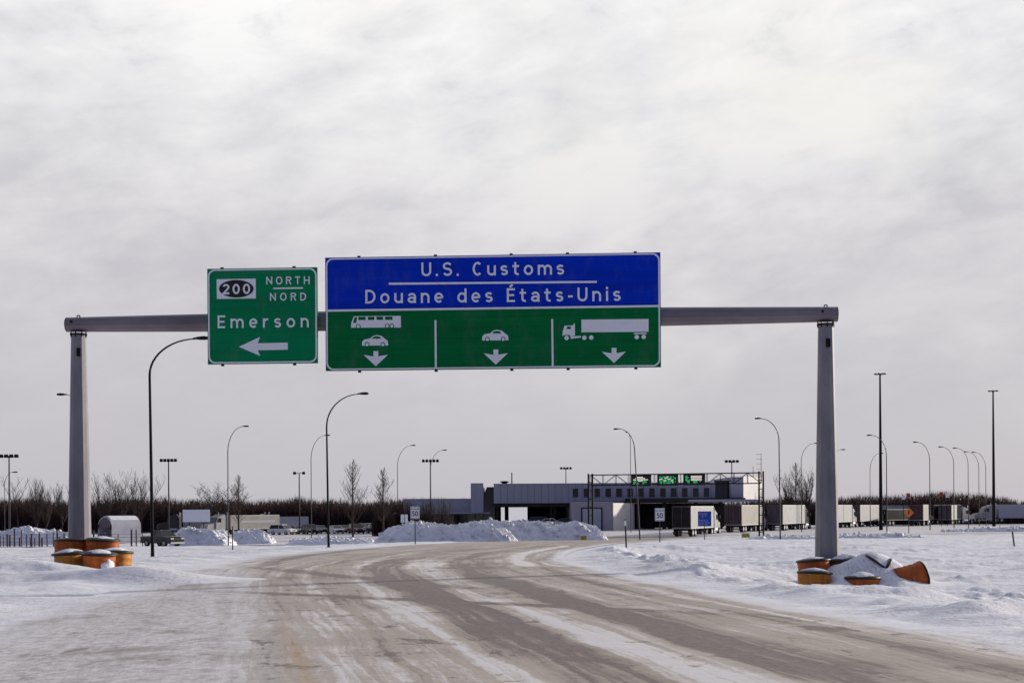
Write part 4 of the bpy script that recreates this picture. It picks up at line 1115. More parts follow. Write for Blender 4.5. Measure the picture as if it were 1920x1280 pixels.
def make_truck(label, box, doors, cabm, L=13.5, group=None, cab_only=False, box_h=(1.15, 4.05), marks=None, straight=False):
    """semi truck heading along +Y, origin on the ground at its rear"""
    t = thing('semi_truck', label, 'truck', (0, 0, 0), 0, group)
    z0, z1 = box_h
    b = MB(); b.span(-1.3, 1.3, 0, L, z0, z1); bo_ = b.build('trailer_box', box, t)
    fr = MB()
    for x0, x1, za, zb in ((-1.3, -1.2, z0, z1), (1.2, 1.3, z0, z1), (-1.2, 1.2, z1 - 0.14, z1), (-1.2, 1.2, z0, z0 + 0.14)):
        fr.span(x0, x1, -0.05, -0.002, za, zb)
    fr.build('door_frame', M['brown'] if doors is not box else box, bo_)
    for s_ in (-1, 1):
        d = MB(); d.span(min(s_ * 0.02, s_ * 1.19), max(s_ * 0.02, s_ * 1.19), -0.035, -0.002, z0 + 0.15, z1 - 0.15)
        for hx in (0.25, 0.75):
            d.cyl((s_ * hx, -0.06, z0 + 0.1), (s_ * hx, -0.06, z1 - 0.1), 0.025, 0.025, 5)
        d.build('rear_door', doors, bo_)
    rl = MB(); rl.span(-1.302, 1.302, 0.02, L - 0.02, z0 - 0.12, z0 - 0.003); rl.span(-1.312, 1.312, 0.0, L, z1 - 0.1, z1 + 0.012); rl.build('side_rail', M['alu'], bo_)
    ch = MB(); ch.span(-0.5, 0.5, 0.1, L + 3.4, 0.75, 1.02); ch.span(-1.25, 1.25, -0.06, 0.06, 0.45, 0.6); ch.build('chassis', M['dark_steel'], t)
    for y in (1.2, 2.45):
        for s_ in (-1, 1): wheel_part(t, s_ * 1.0, y, 0.5, 0.5)
    for s_ in (-1, 1):
        f = MB(); f.box((s_ * 1.0, 0.55, 0.62), (0.6, 0.03, 0.72)); f.build('mudflap', M['rubber'], t)
        q = MB(); q.box((s_ * 0.95, -0.075, 0.52), (0.3, 0.03, 0.12)); q.build('tail_light', M['redlens'], t)
    lg = MB()
    for s_ in (-1, 1): lg.box((s_ * 0.7, L - 3.0, 0.72), (0.14, 0.14, 0.85))
    lg.build('landing_leg', M['dark_steel'], t)
    y = L + 0.75
    cb = MB(); cb.prism([(y, 0.9), (y, 3.0), (y + 0.5, 3.55), (y + 1.9, 3.05), (y + 2.25, 2.15), (y + 2.3, 0.9)], 'x', -1.15, 1.15); co_ = cb.build('cab', cabm, t, bevel=0.06)
    hd = MB(); hd.prism([(y + 2.25, 0.7), (y + 2.25, 2.05), (y + 3.9, 1.75), (y + 4.05, 1.3), (y + 4.05, 0.7)], 'x', -0.98, 0.98); hd.build('hood', cabm, t, bevel=0.08)
    ws = MB(); ws.prism([(y + 1.97, 2.95), (y + 2.01, 2.97), (y + 2.29, 2.22), (y + 2.25, 2.2)], 'x', -1.0, 1.0); ws.build('windscreen', M['glass'], co_)
    for s_ in (-1, 1):
        w_ = MB(); w_.prism([(y + 1.15, 2.15), (y + 1.15, 2.85), (y + 1.8, 2.85), (y + 2.08, 2.15)], 'x', s_ * 1.153, s_ * 1.165); w_.build('side_window', M['glass'], co_)
        st = MB(); st.cyl((s_ * 1.2, y - 0.1, 0.9), (s_ * 1.2, y - 0.1, 3.9), 0.075, 0.075, 8); st.build('exhaust_stack', M['alu'], t)
        tk = MB(); tk.cyl((s_ * 0.95, y + 0.2, 0.7), (s_ * 0.95, y + 1.8, 0.7), 0.32, 0.32, 12); tk.build('fuel_tank', M['alu'], t)
        mr = MB(); mr.box((s_ * 1.42, y + 2.0, 2.5), (0.18, 0.1, 0.5)); mr.cyl((s_ * 1.1, y + 1.95, 2.6), (s_ * 1.42, y + 2.0, 2.6), 0.02, 0.02, 4); mr.build('mirror', M['black'], co_)
        hl = MB(); hl.box((s_ * 0.75, y + 4.05, 1.1), (0.34, 0.06, 0.26)); hl.build('headlight', M['clearlens'], t)
        for wy in (y - 1.35, y + 0.0): wheel_part(t, s_ * 1.0, wy, 0.5, 0.5)
        wheel_part(t, s_ * 1.0, y + 3.2, 0.5, 0.32)
    gr = MB(); gr.box((0, y + 4.06, 1.2), (1.0, 0.05, 0.85)); gr.build('grille', M['alu'], t)
    if marks:
        mk = MB()
        for (ya, yb, za, zb) in marks: mk.span(1.302, 1.306, ya, yb, za, zb); mk.span(-1.306, -1.302, ya, yb, za, zb)
        mk.build('side_marking', M['greypaint'], bo_)
    return t
def gl_(x, Y): return lot_z(x, Y)
def gz_(x, Y): return lot_z(x, Y) if 176 < Y < 262 else G(x, Y) + 0.1
def gz_old(x, Y): return float(slope(Y)) + (0.22 if 176 < Y < 262 else 0.12)
QG = 'trucks queued towards the customs plaza'
QT = [(1278, 171, -24, 'whitepaint', 'interior', 'whitepaint', 'first truck of the right queue, dark rear, pale side behind the blue sign', 11.5, None),
      (1375, 190, -25.5, 'creampaint', 'maroon', 'greypaint', 'second queued truck, maroon rear doors, cream side crossed by a truss post', 11.5, None),
      (1453, 203, -28, 'whitepaint', 'brown', 'darkpaint', 'third queued truck, brown rear and white side, left of the right gantry leg', 13.0, [(7.5, 9.3, 3.0, 3.4)]),
      (1548, 220, -29, 'whitepaint', 'brown', 'creampaint', 'queued truck half hidden behind the right gantry leg', 13.0, None),
      (1600, 236, -30, 'whitepaint', 'brown', 'darkpaint', 'queued truck with a clean white side just right of the right gantry leg', 14.5, None)]
for px, Y, rz, bm1, dm, cm, lab, L, mk in QT:
    t = make_truck(lab, M[bm1], M[dm], M[cm], L, QG, marks=mk)
    x = at(px, 1000, Y).x; t.location = (x, Y, gz_(x, Y)); t.rotation_euler = (0, 0, R(rz))
# flatbed with dark load
fb = make_truck('queued truck with a dark sided trailer behind the orange diamond sign', M['darkpaint'], M['interior'], M['whitepaint'], 13.5, QG, box_h=(1.15, 3.2))
x = at(1652, 1000, 252).x; fb.location = (x, 252, gz_(x, 252)); fb.rotation_euler = (0, 0, R(-48))
t = make_truck('queued truck with a narrow cream side right of the orange diamond sign', M['creampaint'], M['maroon'], M['darkpaint'], 9.0, QG)
x = at(1718, 1000, 243).x; t.location = (x, 243, gz_(x, 243)); t.rotation_euler = (0, 0, R(-24))
t = make_truck('far white queued truck between the lone lamp and the group of four lamps', M['whitepaint'], M['brown'], M['creampaint'], 9.0, QG)
x = at(1772, 1000, 262).x; t.location = (x, 262, gz_(x, 262)); t.rotation_euler = (0, 0, R(-26))
t = make_truck('far white queued truck directly behind the first two of the four grouped lamps', M['whitepaint'], M['brown'], M['whitepaint'], 9.0, QG)
x = at(1802, 1000, 275).x; t.location = (x, 275, gz_(x, 275)); t.rotation_euler = (0, 0, R(-24))
t = make_truck('long grey blue trailer truck seen side on at the right edge', M['greypaint'], M['greypaint'], M['whitepaint'], 16.0, QG, box_h=(1.0, 3.6), marks=[(9.5, 12.5, 2.1, 2.8)])
x = at(2015, 1000, 258).x; t.location = (x, 258, gz_(x, 258) + 0.4); t.rotation_euler = (0, 0, R(92))
t = make_truck('white topped trailer truck behind the dark trailer, left of the orange diamond sign', M['whitepaint'], M['brown'], M['darkpaint'], 13.0, QG)
x = at(1640, 1000, 268).x; t.location = (x, 268, gz_(x, 268)); t.rotation_euler = (0, 0, R(-62))
t = make_truck('dark trailer truck with a white cab behind the lone lamp', M['darkpaint'], M['interior'], M['whitepaint'], 9.0, QG)
x = at(1742, 1000, 266).x; t.location = (x, 266, gz_(x, 266)); t.rotation_euler = (0, 0, R(-55))
# left side trucks
t = make_truck('white semi truck with a long grey trailer parked behind the left mounds', M['creampaint'], M['creampaint'], M['whitepaint'], 11.0, box_h=(1.0, 3.35), marks=[(1.0, 8.6, 2.05, 2.4)])
p0 = at(515, 1000, 232); t.location = (p0.x, 232, gl_(p0.x, 232)); t.rotation_euler = (0, 0, R(141))
t = make_truck('beige trailer truck behind the blank white board, left of the white semi', M['creampaint'], M['creampaint'], M['darkpaint'], 9.0, box_h=(1.0, 3.2))
p0 = at(436, 1000, 243); t.location = (p0.x, 243, gl_(p0.x, 243)); t.rotation_euler = (0, 0, R(100))
t = make_truck('grey blue trailer truck with a green cab right of the white semi', M['greypaint'], M['greypaint'], M['greencab'], 7.0, box_h=(1.0, 2.95))
p0 = at(574, 1000, 243); t.location = (p0.x, 243, gl_(p0.x, 243)); t.rotation_euler = (0, 0, R(118))
# ------------------------------------------------------------------ customs building
BY = 226.0
def bx_(px): return at(px, 945, BY).x
def bz_(py): return EYE + (950.5 - py) * BY / FPX
bld = thing('customs_building', 'long grey two storey customs building with a dark canopy behind the snow piles', 'building', (bx_(1140), BY, -2.0), 0)
bl0 = bld.location.copy()
def bpart(name, m, *boxes, bevel=0.0):
    b = MB()
    for x0, x1, y0, y1, z0, z1 in boxes: b.span(x0 - bl0.x, x1 - bl0.x, y0 - bl0.y, y1 - bl0.y, z0 - bl0.z, z1 - bl0.z)
    return b.build(name, m, bld, bevel=bevel)
GZ = -2.2
# low left wing
bpart('wing_wall', M['panelwall'], (bx_(752), bx_(905), 231, 258, bz_(956), bz_(930)))
bpart('wing_glazing', M['glass'], (bx_(752), bx_(925), 233, 234, GZ, bz_(956)))
bpart('wing_ledge', M['greypaint'], (bx_(735), bx_(918), 229.2, 231.6, bz_(957.6), bz_(954.8)))
mu = [(bx_(p), bx_(p) + 0.12, 232.8, 232.996, GZ, bz_(957.6) - 0.01) for p in range(760, 922, 16)]
bpart('wing_mullion', M['dark_steel'], *mu)
bpart('wing_coping', M['alu'], (bx_(751), bx_(882), 230.9, 231.3, bz_(930) + 0.003, bz_(928.6)))
# stair tower and dark glazed link
bpart('tower_wall', M['panelwall'], (bx_(882), bx_(906), 228, 240, bz_(956), bz_(900)))
lk = MB(); lk.prism([(bx_(906) - bl0.x, GZ + 2), (bx_(926) - bl0.x, GZ + 2), (bx_(926) - bl0.x, bz_(907) - bl0.z), (bx_(912) - bl0.x, bz_(907) - bl0.z), (bx_(906) - bl0.x, bz_(922) - bl0.z)], 'y', 4.0, 12.0)
lk.build('glazed_link', M['glass'], bld)
# main upper storey
up0, up1 = bx_(926), bx_(1341)
bpart('upper_wall', M['panelwall'], (up0, up1, BY, 256, bz_(938.5), bz_(902.5)))
bpart('parapet_coping', M['alu'], (up0 - 0.05, up1, BY - 0.08, 256, bz_(902.5) + 0.003, bz_(901.6)))
bpart('belt_course', M['alu'], (bx_(1074), up1, BY - 0.14, BY - 0.004, bz_(935.2), bz_(933.4)))
js = [(x, x + 0.035, BY - 0.02, BY - 0.003, bz_(938), bz_(903)) for x in np.arange(up0 + 1.2, up1 - 0.5, 1.2)]
bpart('panel_joint', M['grey_steel'], *js)
for k in range(13):
    px = 1079 + 20.5 * k
    if px > 1330: continue
    f = bpart('window', M['grey_steel'], (bx_(px - 5), bx_(px + 5), BY - 0.06, BY - 0.003, bz_(928), bz_(912)))
    q = MB(); q.span(bx_(px - 4.2) - bl0.x, bx_(px + 4.2) - bl0.x, -0.085, -0.062, bz_(927) - bl0.z, bz_(913) - bl0.z); q.build('pane', M['glass'], f)
# drive-through under the upper storey
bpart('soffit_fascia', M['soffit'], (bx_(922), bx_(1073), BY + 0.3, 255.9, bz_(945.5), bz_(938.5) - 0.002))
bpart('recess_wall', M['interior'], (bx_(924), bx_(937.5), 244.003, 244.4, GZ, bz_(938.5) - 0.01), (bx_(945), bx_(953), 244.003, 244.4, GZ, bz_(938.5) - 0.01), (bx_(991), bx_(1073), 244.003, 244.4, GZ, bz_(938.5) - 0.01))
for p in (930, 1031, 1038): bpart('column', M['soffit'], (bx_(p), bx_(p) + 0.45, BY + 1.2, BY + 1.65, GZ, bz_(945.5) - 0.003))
# ground floor block with roller door
FY = 214.0
def fx_(px): return at(px, 945, FY).x
def fz_(py): return EYE + (950.5 - py) * FY / FPX
bpart('ground_wall', M['panelwall2'], (fx_(1074), fx_(1149), FY, 256, GZ, fz_(938.5)))
bpart('ground_wall_coping', M['alu'], (fx_(1074) - 0.05, fx_(1149) + 0.05, FY - 0.06, BY - 0.2, fz_(938.5) + 0.003, fz_(936.8)))
d = bpart('roller_door', M['greypaint'], (fx_(1092), fx_(1127), FY - 0.06, FY - 0.003, GZ, fz_(949.5)))
q = MB()
for x0, x1 in ((1089.5, 1092), (1127, 1129.5)):
    q.span(fx_(x0) - bl0.x, fx_(x1) - bl0.x, FY - bl0.y - 0.1, FY - bl0.y - 0.003, GZ - bl0.z, fz_(947.5) - bl0.z)
q.span(fx_(1092) - bl0.x, fx_(1127) - bl0.x, FY - bl0.y - 0.1, FY - bl0.y - 0.003, fz_(949.5) - bl0.z, fz_(947.5) - bl0.z)
q.build('door_frame', M['dark_steel'], d)
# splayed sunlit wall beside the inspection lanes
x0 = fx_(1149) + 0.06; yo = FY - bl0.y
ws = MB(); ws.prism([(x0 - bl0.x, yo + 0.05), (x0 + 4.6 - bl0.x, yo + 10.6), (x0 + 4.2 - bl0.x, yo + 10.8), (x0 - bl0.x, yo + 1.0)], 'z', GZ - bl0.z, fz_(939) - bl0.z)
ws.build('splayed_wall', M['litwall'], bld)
# inspection canopy
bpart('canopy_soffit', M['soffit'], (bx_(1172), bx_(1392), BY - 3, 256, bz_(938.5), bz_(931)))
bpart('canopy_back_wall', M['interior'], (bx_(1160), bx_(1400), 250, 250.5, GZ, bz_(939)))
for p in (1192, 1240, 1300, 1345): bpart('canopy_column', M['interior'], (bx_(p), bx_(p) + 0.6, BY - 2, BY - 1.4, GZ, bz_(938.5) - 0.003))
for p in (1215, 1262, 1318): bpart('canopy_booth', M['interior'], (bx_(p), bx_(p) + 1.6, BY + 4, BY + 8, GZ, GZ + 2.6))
bpart('wing_canopy', M['greypaint'], (bx_(1285), bx_(1408), BY - 9, BY - 2.9, bz_(938.6), bz_(935.2)))
bpart('wing_canopy_snow', M['clean_snow'], (bx_(1286), bx_(1400), BY - 8.8, BY - 3.2, bz_(935.2) + 0.003, bz_(934.4)))
# right end: dark glass bay, end tower, splayed lit wall
bpart('glass_bay', M['glass'], (bx_(1341) + 0.003, bx_(1369), BY + 1.0, 250, bz_(931) + 0.003, bz_(898)))
bpart('end_tower', M['panelwall'], (bx_(1369) + 0.003, bx_(1392), BY - 1.0, 246, bz_(931) + 0.003, bz_(892)))
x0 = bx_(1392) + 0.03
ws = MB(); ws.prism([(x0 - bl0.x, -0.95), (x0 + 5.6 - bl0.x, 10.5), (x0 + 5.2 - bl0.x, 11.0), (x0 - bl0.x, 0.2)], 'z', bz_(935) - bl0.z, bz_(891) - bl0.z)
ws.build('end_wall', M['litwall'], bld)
ck = MB(); ck.box((bx_(1411) - bl0.x, 5.0, bz_(933) - bl0.z + 0.4), (0.5, 0.5, 1.5)); ck.build('chimney', M['maroon'], bld)
q = MB(); q.cyl((bx_(960) - bl0.x, 6, bz_(905) - bl0.z), (bx_(960) - bl0.x, 6, bz_(879) - bl0.z), 0.12, 0.10, 8); q.build('vent_pipe', M['dark_steel'], bld)
q = MB(); q.lathe([(0.5, 0), (0.5, 0.3), (0.85, 0.35), (0.7, 0.55), (0.0, 0.6)], 12, (bx_(946) - bl0.x, 4, bz_(902) - bl0.z)); q.build('roof_vent', M['dark_steel'], bld)
# antenna masts behind the right end
def antenna(label, px, ytop, bars, Y=262.0):
    a = at(px, ytop, Y); gz = GZ
    t = thing('antenna_mast', label, 'antenna mast', (a.x, Y, gz), 0); h = a.z - gz
    b = MB(); b.tube([(0, 0, 0), (0, 0, h)], [0.09, 0.05], 6); b.build('mast', M['grey_steel'], t)
    for k in range(bars):
        q = MB(); q.box((-0.45, 0, h - 0.1 - 1.0 * k), (1.1, 0.05, 0.06)); q.build('aerial', M['grey_steel'], t)
antenna('bare thin antenna mast behind the right end of the building', 1412, 874, 0)
antenna('taller thin antenna mast with crossbars behind the truss post', 1427, 850, 4)

# ------------------------------------------------------------------ plaza truss with lane displays
TY0, TY1 = 177.0, 170.0
ta, tb = at(1107, 890, TY0), at(1427, 884, TY1)
TA = math.atan2(tb.y - ta.y, tb.x - ta.x); TL = math.hypot(tb.x - ta.x, tb.y - ta.y)
tz0 = -2.1
trs = thing('overhead_truss', 'dark lattice truss gantry across the plaza lanes in front of the building', 'sign gantry', (ta.x, ta.y, tz0), TA)
zt = (ta.z + tb.z) / 2 - tz0; zb_ = zt - 1.55
for s_ in (0, TL):
    p = MB()
    for q in (-0.28, 0.28): p.box((s_ + q, 0, zt / 2), (0.2, 0.24, zt + 0.25))
    for k in range(7): p.box((s_, 0, 0.6 + k * 1.15), (0.38, 0.08, 0.1))
    p.build('post', M['dark_steel'], trs)
for yy in (-0.35, 0.35):
    for zz in (zt - 0.08, zb_ + 0.08):
        q = MB(); q.box((TL / 2, yy, zz), (TL - 0.2, 0.11, 0.13)); q.build('chord', M['dark_steel'], trs)
q = MB(); n = 13
for k in range(n + 1):
    x = TL * k / n
    for yy in (-0.35, 0.35): q.tube([(x, yy, zb_ + 0.08), (x, yy, zt - 0.08)], 0.035, 5)
    if k < n:
        x2 = TL * (k + 1) / n; a, b = (zb_ + 0.08, zt - 0.08) if k % 2 else (zt - 0.08, zb_ + 0.08)
        for yy in (-0.35, 0.35): q.tube([(x, yy, a), (x2, yy, b)], 0.03, 5)
q.build('lattice', M['dark_steel'], trs)
CARSHAPE = ["....######....", "..#########...", ".############.", "##############", ".##..####..##."]
BITS = {'car': ["....wwwwww......", "..wwwwwwwwww....", "wwwwwwwwwwwwwww.", ".gg..wwwww.gg...", "gggg......gggg..", "gg.ggg...gg....."],
        'text': ["gg.ggg.ww.gg.g..", ".ggg.www.ggg..gg", "wwwg.gg.www.gg.g", "gg.gwww.gg.wwg..", "ggg.ggg.ggg.wg.g", ".gg.gg.gggg.gg.."],
        'truck': ["gg...wwwwwwwwww.", "ggg..wwwwwwwwww.", "gg...wwwwwwwwww.", "gggg.wwwwwwwwww.", ".ggg...gggg..g..", "..gg...gggg....."]}
def display(label, x0, x1, y0, y1, bits):
    Y = 173.0
    # place along the truss
    u = (at((x0 + x1) / 2, 900, Y).x - ta.x) / (tb.x - ta.x)
    Yc = TY0 + (TY1 - TY0) * u - 0.62
    a, b = at(x0, y1, Yc), at(x1, y0, Yc)
    w, h = b.x - a.x, b.z - a.z
    t = thing('lane_display', label, 'lane display', ((a.x + b.x) / 2, Yc, a.z), TA, 'lane displays on the plaza truss')
    q = MB(); q.span(-w / 2, w / 2, -0.02, 0.24, 0, h); q.build('housing', M['black'], t)
    hd = MB(); hd.span(-w / 2, w / 2, -0.22, -0.022, h - 0.06, h); hd.build('hood', M['black'], t)
    for ch, m_ in (('g', 'ledg'), ('w', 'ledw')):
        d = MB(); rows = BITS[bits]; nx = len(rows[0]); ny = len(rows)
        cw, chh = w * 0.80 / nx, h * 0.66 / ny
        for j, row in enumerate(rows):
            for i, c_ in enumerate(row):
                if c_ == ch:
                    X = -w * 0.40 + cw * (i + 0.5); Z = h * 0.82 - chh * (j + 0.5)
                    d.span(X - cw * 0.36, X + cw * 0.36, -0.03, -0.021, Z - chh * 0.34, Z + chh * 0.34)
        d.build('green_lights' if ch == 'g' else 'white_lights', M[m_], t)
display('black lane display lit with a white car symbol, leftmost on the plaza truss', 1183, 1221, 889, 911, 'car')
display('black lane display lit with broken green and white lines, middle of the truss', 1232, 1271.5, 888, 910, 'text')
display('black lane display lit with a white truck symbol, rightmost on the plaza truss', 1281, 1322, 887, 909, 'truck')

# ------------------------------------------------------------------ ploughed snow piles
def snow_pile(label, px0, px1, Y, hpx, depth, seed, streak=0.5, m='clean_snow', peak=None):
    a, b = at(px0, 1000, Y), at(px1, 1000, Y)
    L = b.x - a.x; cx = (a.x + b.x) / 2
    gz = float(ground_height(np.array([cx]), np.array([Y]))[0])
    H = hpx * Y / FPX
    nx, ny = 260, 110
    U, Vv = np.meshgrid(np.linspace(-1, 1, nx), np.linspace(-1, 1, ny))
    X = U * L / 2; Yy = Vv * depth / 2
    env = np.clip(1 - np.abs(U) ** 5, 0, 1) ** 0.9 * np.clip((1 - np.abs(Vv)) * 1.7, 0, 1) ** 0.8
    wob = 1 + 0.7 * fbm(X * 0.30 + seed, Yy * 0.2, seed, 3)
    # ploughed blocks leave slanting ridges
    rd = np.abs(fbm((X * 1.0 + Yy * 1.3) * 0.70, (X - Yy) * 0.06 + seed, seed + 5, 2)) * 2
    lump = fbm(X * 1.1, Yy * 1.1, seed + 9, 4); chunk = np.abs(fbm(X * 2.6, Yy * 2.6, seed + 13, 2))
    Z = H * env * wob + (0.42 * lump + 0.45 * chunk + streak * 1.5 * (0.25 - rd)) * np.clip(env * 1.6, 0, 1) * min(1.0, H / 1.6) - 0.25
    rng = np.random.default_rng(seed)
    V = np.stack([X, Yy, Z], -1).reshape(-1, 3)
    nb = int(L * 9 * min(1.0, H / 1.5)); bv = []; bf = []
    for q in range(nb):
        iu, iv = rng.integers(8, nx - 8), rng.integers(8, ny - 8)
        if Z[iv, iu] < 0.25: continue
        sx, sy, sz = rng.uniform(0.08, 0.42), rng.uniform(0.06, 0.22), rng.uniform(0.05, 0.20)
        rot_ = Matrix.Rotation(rng.uniform(-0.7, 0.7) + 0.7, 3, 'Z') @ Matrix.Rotation(rng.uniform(0.1, 0.8), 3, 'Y') @ Matrix.Rotation(rng.uniform(-0.5, 0.5), 3, 'X')
        o_ = len(V) + len(bv)
        for a_, b_, c_ in ((-1, -1, -1), (1, -1, -1), (1, 1, -1), (-1, 1, -1), (-1, -1, 1), (1, -1, 1), (1, 1, 1), (-1, 1, 1)):
            p_ = rot_ @ Vector((a_ * sx * rng.uniform(.6, 1.2), b_ * sy * rng.uniform(.6, 1.2), c_ * sz * rng.uniform(.6, 1.2)))
            bv.append((X[iv, iu] + p_.x, Yy[iv, iu] + p_.y, Z[iv, iu] + p_.z))
        bf += [tuple(o_ + k_ for k_ in f_) for f_ in ((3, 2, 1, 0), (4, 5, 6, 7), (0, 1, 5, 4), (1, 2, 6, 5), (2, 3, 7, 6), (3, 0, 4, 7))]
    if bv: V = np.concatenate([V, np.array(bv)], 0)
    i = np.arange(ny - 1)[:, None] * nx; j = np.arange(nx - 1)[None, :]
    F = np.stack([i + j, i + j + 1, i + nx + j + 1, i + nx + j], -1).reshape(-1, 4)
    if bf: F = np.concatenate([F, np.array(bf)], 0)
    o = np_mesh('snow_pile', V, F, M[m], smooth=False); o.location = (cx, Y, gz)
    tag(o, label, 'snow pile', 'ploughed snow piles')
    return o
snow_pile('big ploughed snow pile with slanting ridges behind the left speed limit sign', 700, 975, 147, 29, 6.5, 3, 1.1)
snow_pile('long blue shaded snow pile in front of the customs building', 850, 1142, 158, 32, 6.5, 11, 1.0)
snow_pile('blue shaded snow mound below the blank white board, right of the pickup', 322, 440, 160, 31, 7, 23, 0.3)
snow_pile('low snow mound in front of the white semi trailer', 428, 516, 170, 23, 6, 29, 0.3)
snow_pile('long snow bank behind the far left road', -260, 180, 172, 30, 7, 37, 0.15)
snow_pile('low lumpy snow bank running below the queued trucks', 1388, 1760, 150, 12, 6, 41, 0.6)
snow_pile('thin far snow bank in front of the right edge trailer', 1740, 2150, 185, 12, 8, 47, 0.5)
snow_pile('low snow bank in front of the left parked cars', 530, 720, 160, 13, 6, 53, 0.5)

# fence posts in front of the left bank
def fence():
    t = thing('wire_fence', 'thin dark fence of irregular posts before the left snow bank', 'fence', (at(0, 1000, 160).x, 160, G(at(0, 1000, 160).x, 160)), 0)
    x0 = t.location.x
    xs = [at(p, 1000, 160).x - x0 for p in (-60, -48, -38, -25, -18, -8, 0, 7, 14, 19, 27, 36, 41, 50, 58, 60, 66, 73, 78, 88, 100, 106, 109, 112, 120, 128, 134, 176, 184, 196, 208, 222, 246, 256, 268)]
    for i, x in enumerate(xs):
        p = MB(); h = random.uniform(0.9, 2.1); p.box((x, random.uniform(-.2, .2), h / 2), (random.choice((0.10, 0.14, 0.2)), 0.12, h + 0.4)); p.build('post', M['weather'], t)
    w = MB()
    for z in (0.6, 1.1, 1.5): w.tube([(xs[0], 0, z), (xs[-1], 0, z)], 0.018, 4)
    w.build('wire', M['dark_steel'], t)
fence()
def low_barrier(label, px, Y, n):
    x = at(px, 1000, Y).x
    t = thing('road_barrier', label, 'barrier', (x, Y, G(x, Y) + 0.12), 0.2); t.scale = (0.8, 0.8, 0.6)
    b = MB(); b.prism([(-0.3, 0), (0.3, 0), (0.2, 0.25), (0.1, 0.8), (-0.1, 0.8), (-0.2, 0.25)], 'x', -n / 2, n / 2); b.build('body', M['yellow'], t)
    s_ = MB(); s_.prism([(-0.2, 0.803), (0.2, 0.803), (0.13, 0.95), (-0.1, 0.98)], 'x', -n / 2 - 0.03, n / 2 + 0.03); s_.build('snow_cap', M['clean_snow'], t, bevel=0.04)
low_barrier('low yellow road barrier under snow beside the second queued truck', 1398, 160.0, 1.2)
low_barrier('low yellow road barrier under snow at the foot of the left truss post', 1094, 150.0, 0.8)

# arched fabric shed on the left
def shed():
    Y = 176.0; a, b = at(182, 1000, Y), at(266, 1000, Y); cx = (a.x + b.x) / 2
    gz = G(cx, Y); t = thing('storage_shed', 'white arched fabric shed with a dark open end by the left gantry leg', 'shed', (cx, Y, gz), R(-48))
    w = 2.2; L = 4.2; top = at(220, 968, Y).z - gz
    arc = [(-w, 0), (-w, top * 0.62)] + [(-w * math.cos(R(k * 18)), top * 0.62 + top * 0.38 * math.sin(R(k * 18))) for k in range(1, 10)] + [(w, top * 0.62), (w, 0)]
    inner = [(x * 0.965, z - 0.10 if z > 0 else z) for x, z in arc]
    n = len(arc); m = MB()
    vs = [(x, -L / 2, z) for x, z in arc] + [(x, L / 2, z) for x, z in arc] + [(x, -L / 2, z) for x, z in inner] + [(x, L / 2, z) for x, z in inner]
    fs = []
    for i in range(n - 1):
        fs += [(i, i + 1, n + i + 1, n + i), (2 * n + i, 3 * n + i, 3 * n + i + 1, 2 * n + i + 1), (i, 2 * n + i, 2 * n + i + 1, i + 1), (n + i, n + i + 1, 3 * n + i + 1, 3 * n + i)]
    m.add(vs, fs); m.build('cover', M['fabric'], t)
    g_ = MB(); g_.prism([(x * 0.96, z - 0.11 if z > 0 else z) for x, z in arc], 'y', L / 2 - 0.15, L / 2 - 0.1); g_.build('end_panel', M['fabric'], t)
    f = MB(); f.prism([(-w * 0.96, top * 0.60), (w * 0.96, top * 0.60)] + [(w * 0.95 * math.cos(R(k * 18)), top * 0.61 + top * 0.34 * math.sin(R(k * 18))) for k in range(1, 10)], 'y', -L / 2 + 0.1, -L / 2 + 0.15); f.build('gable_panel', M['weather'], t)
    s_ = MB(); sx = [(w * 0.9 * math.cos(R(k * 9)), top * 0.62 + top * 0.38 * math.sin(R(k * 9))) for k in range(4, 15)]
    s_.prism([(x, z + 0.02) for x, z in sx] + [(x, z + 0.12) for x, z in reversed(sx)], 'y', -L / 2 + 0.2, L / 2); s_.build('roof_snow', M['clean_snow'], t)
    for x in (-w * 0.9, w * 0.9):
        p = MB(); p.box((x, -L / 2 - 0.08, top * 0.35), (0.14, 0.12, top * 0.7)); p.build('frame_post', M['dark_steel'], t)
shed()

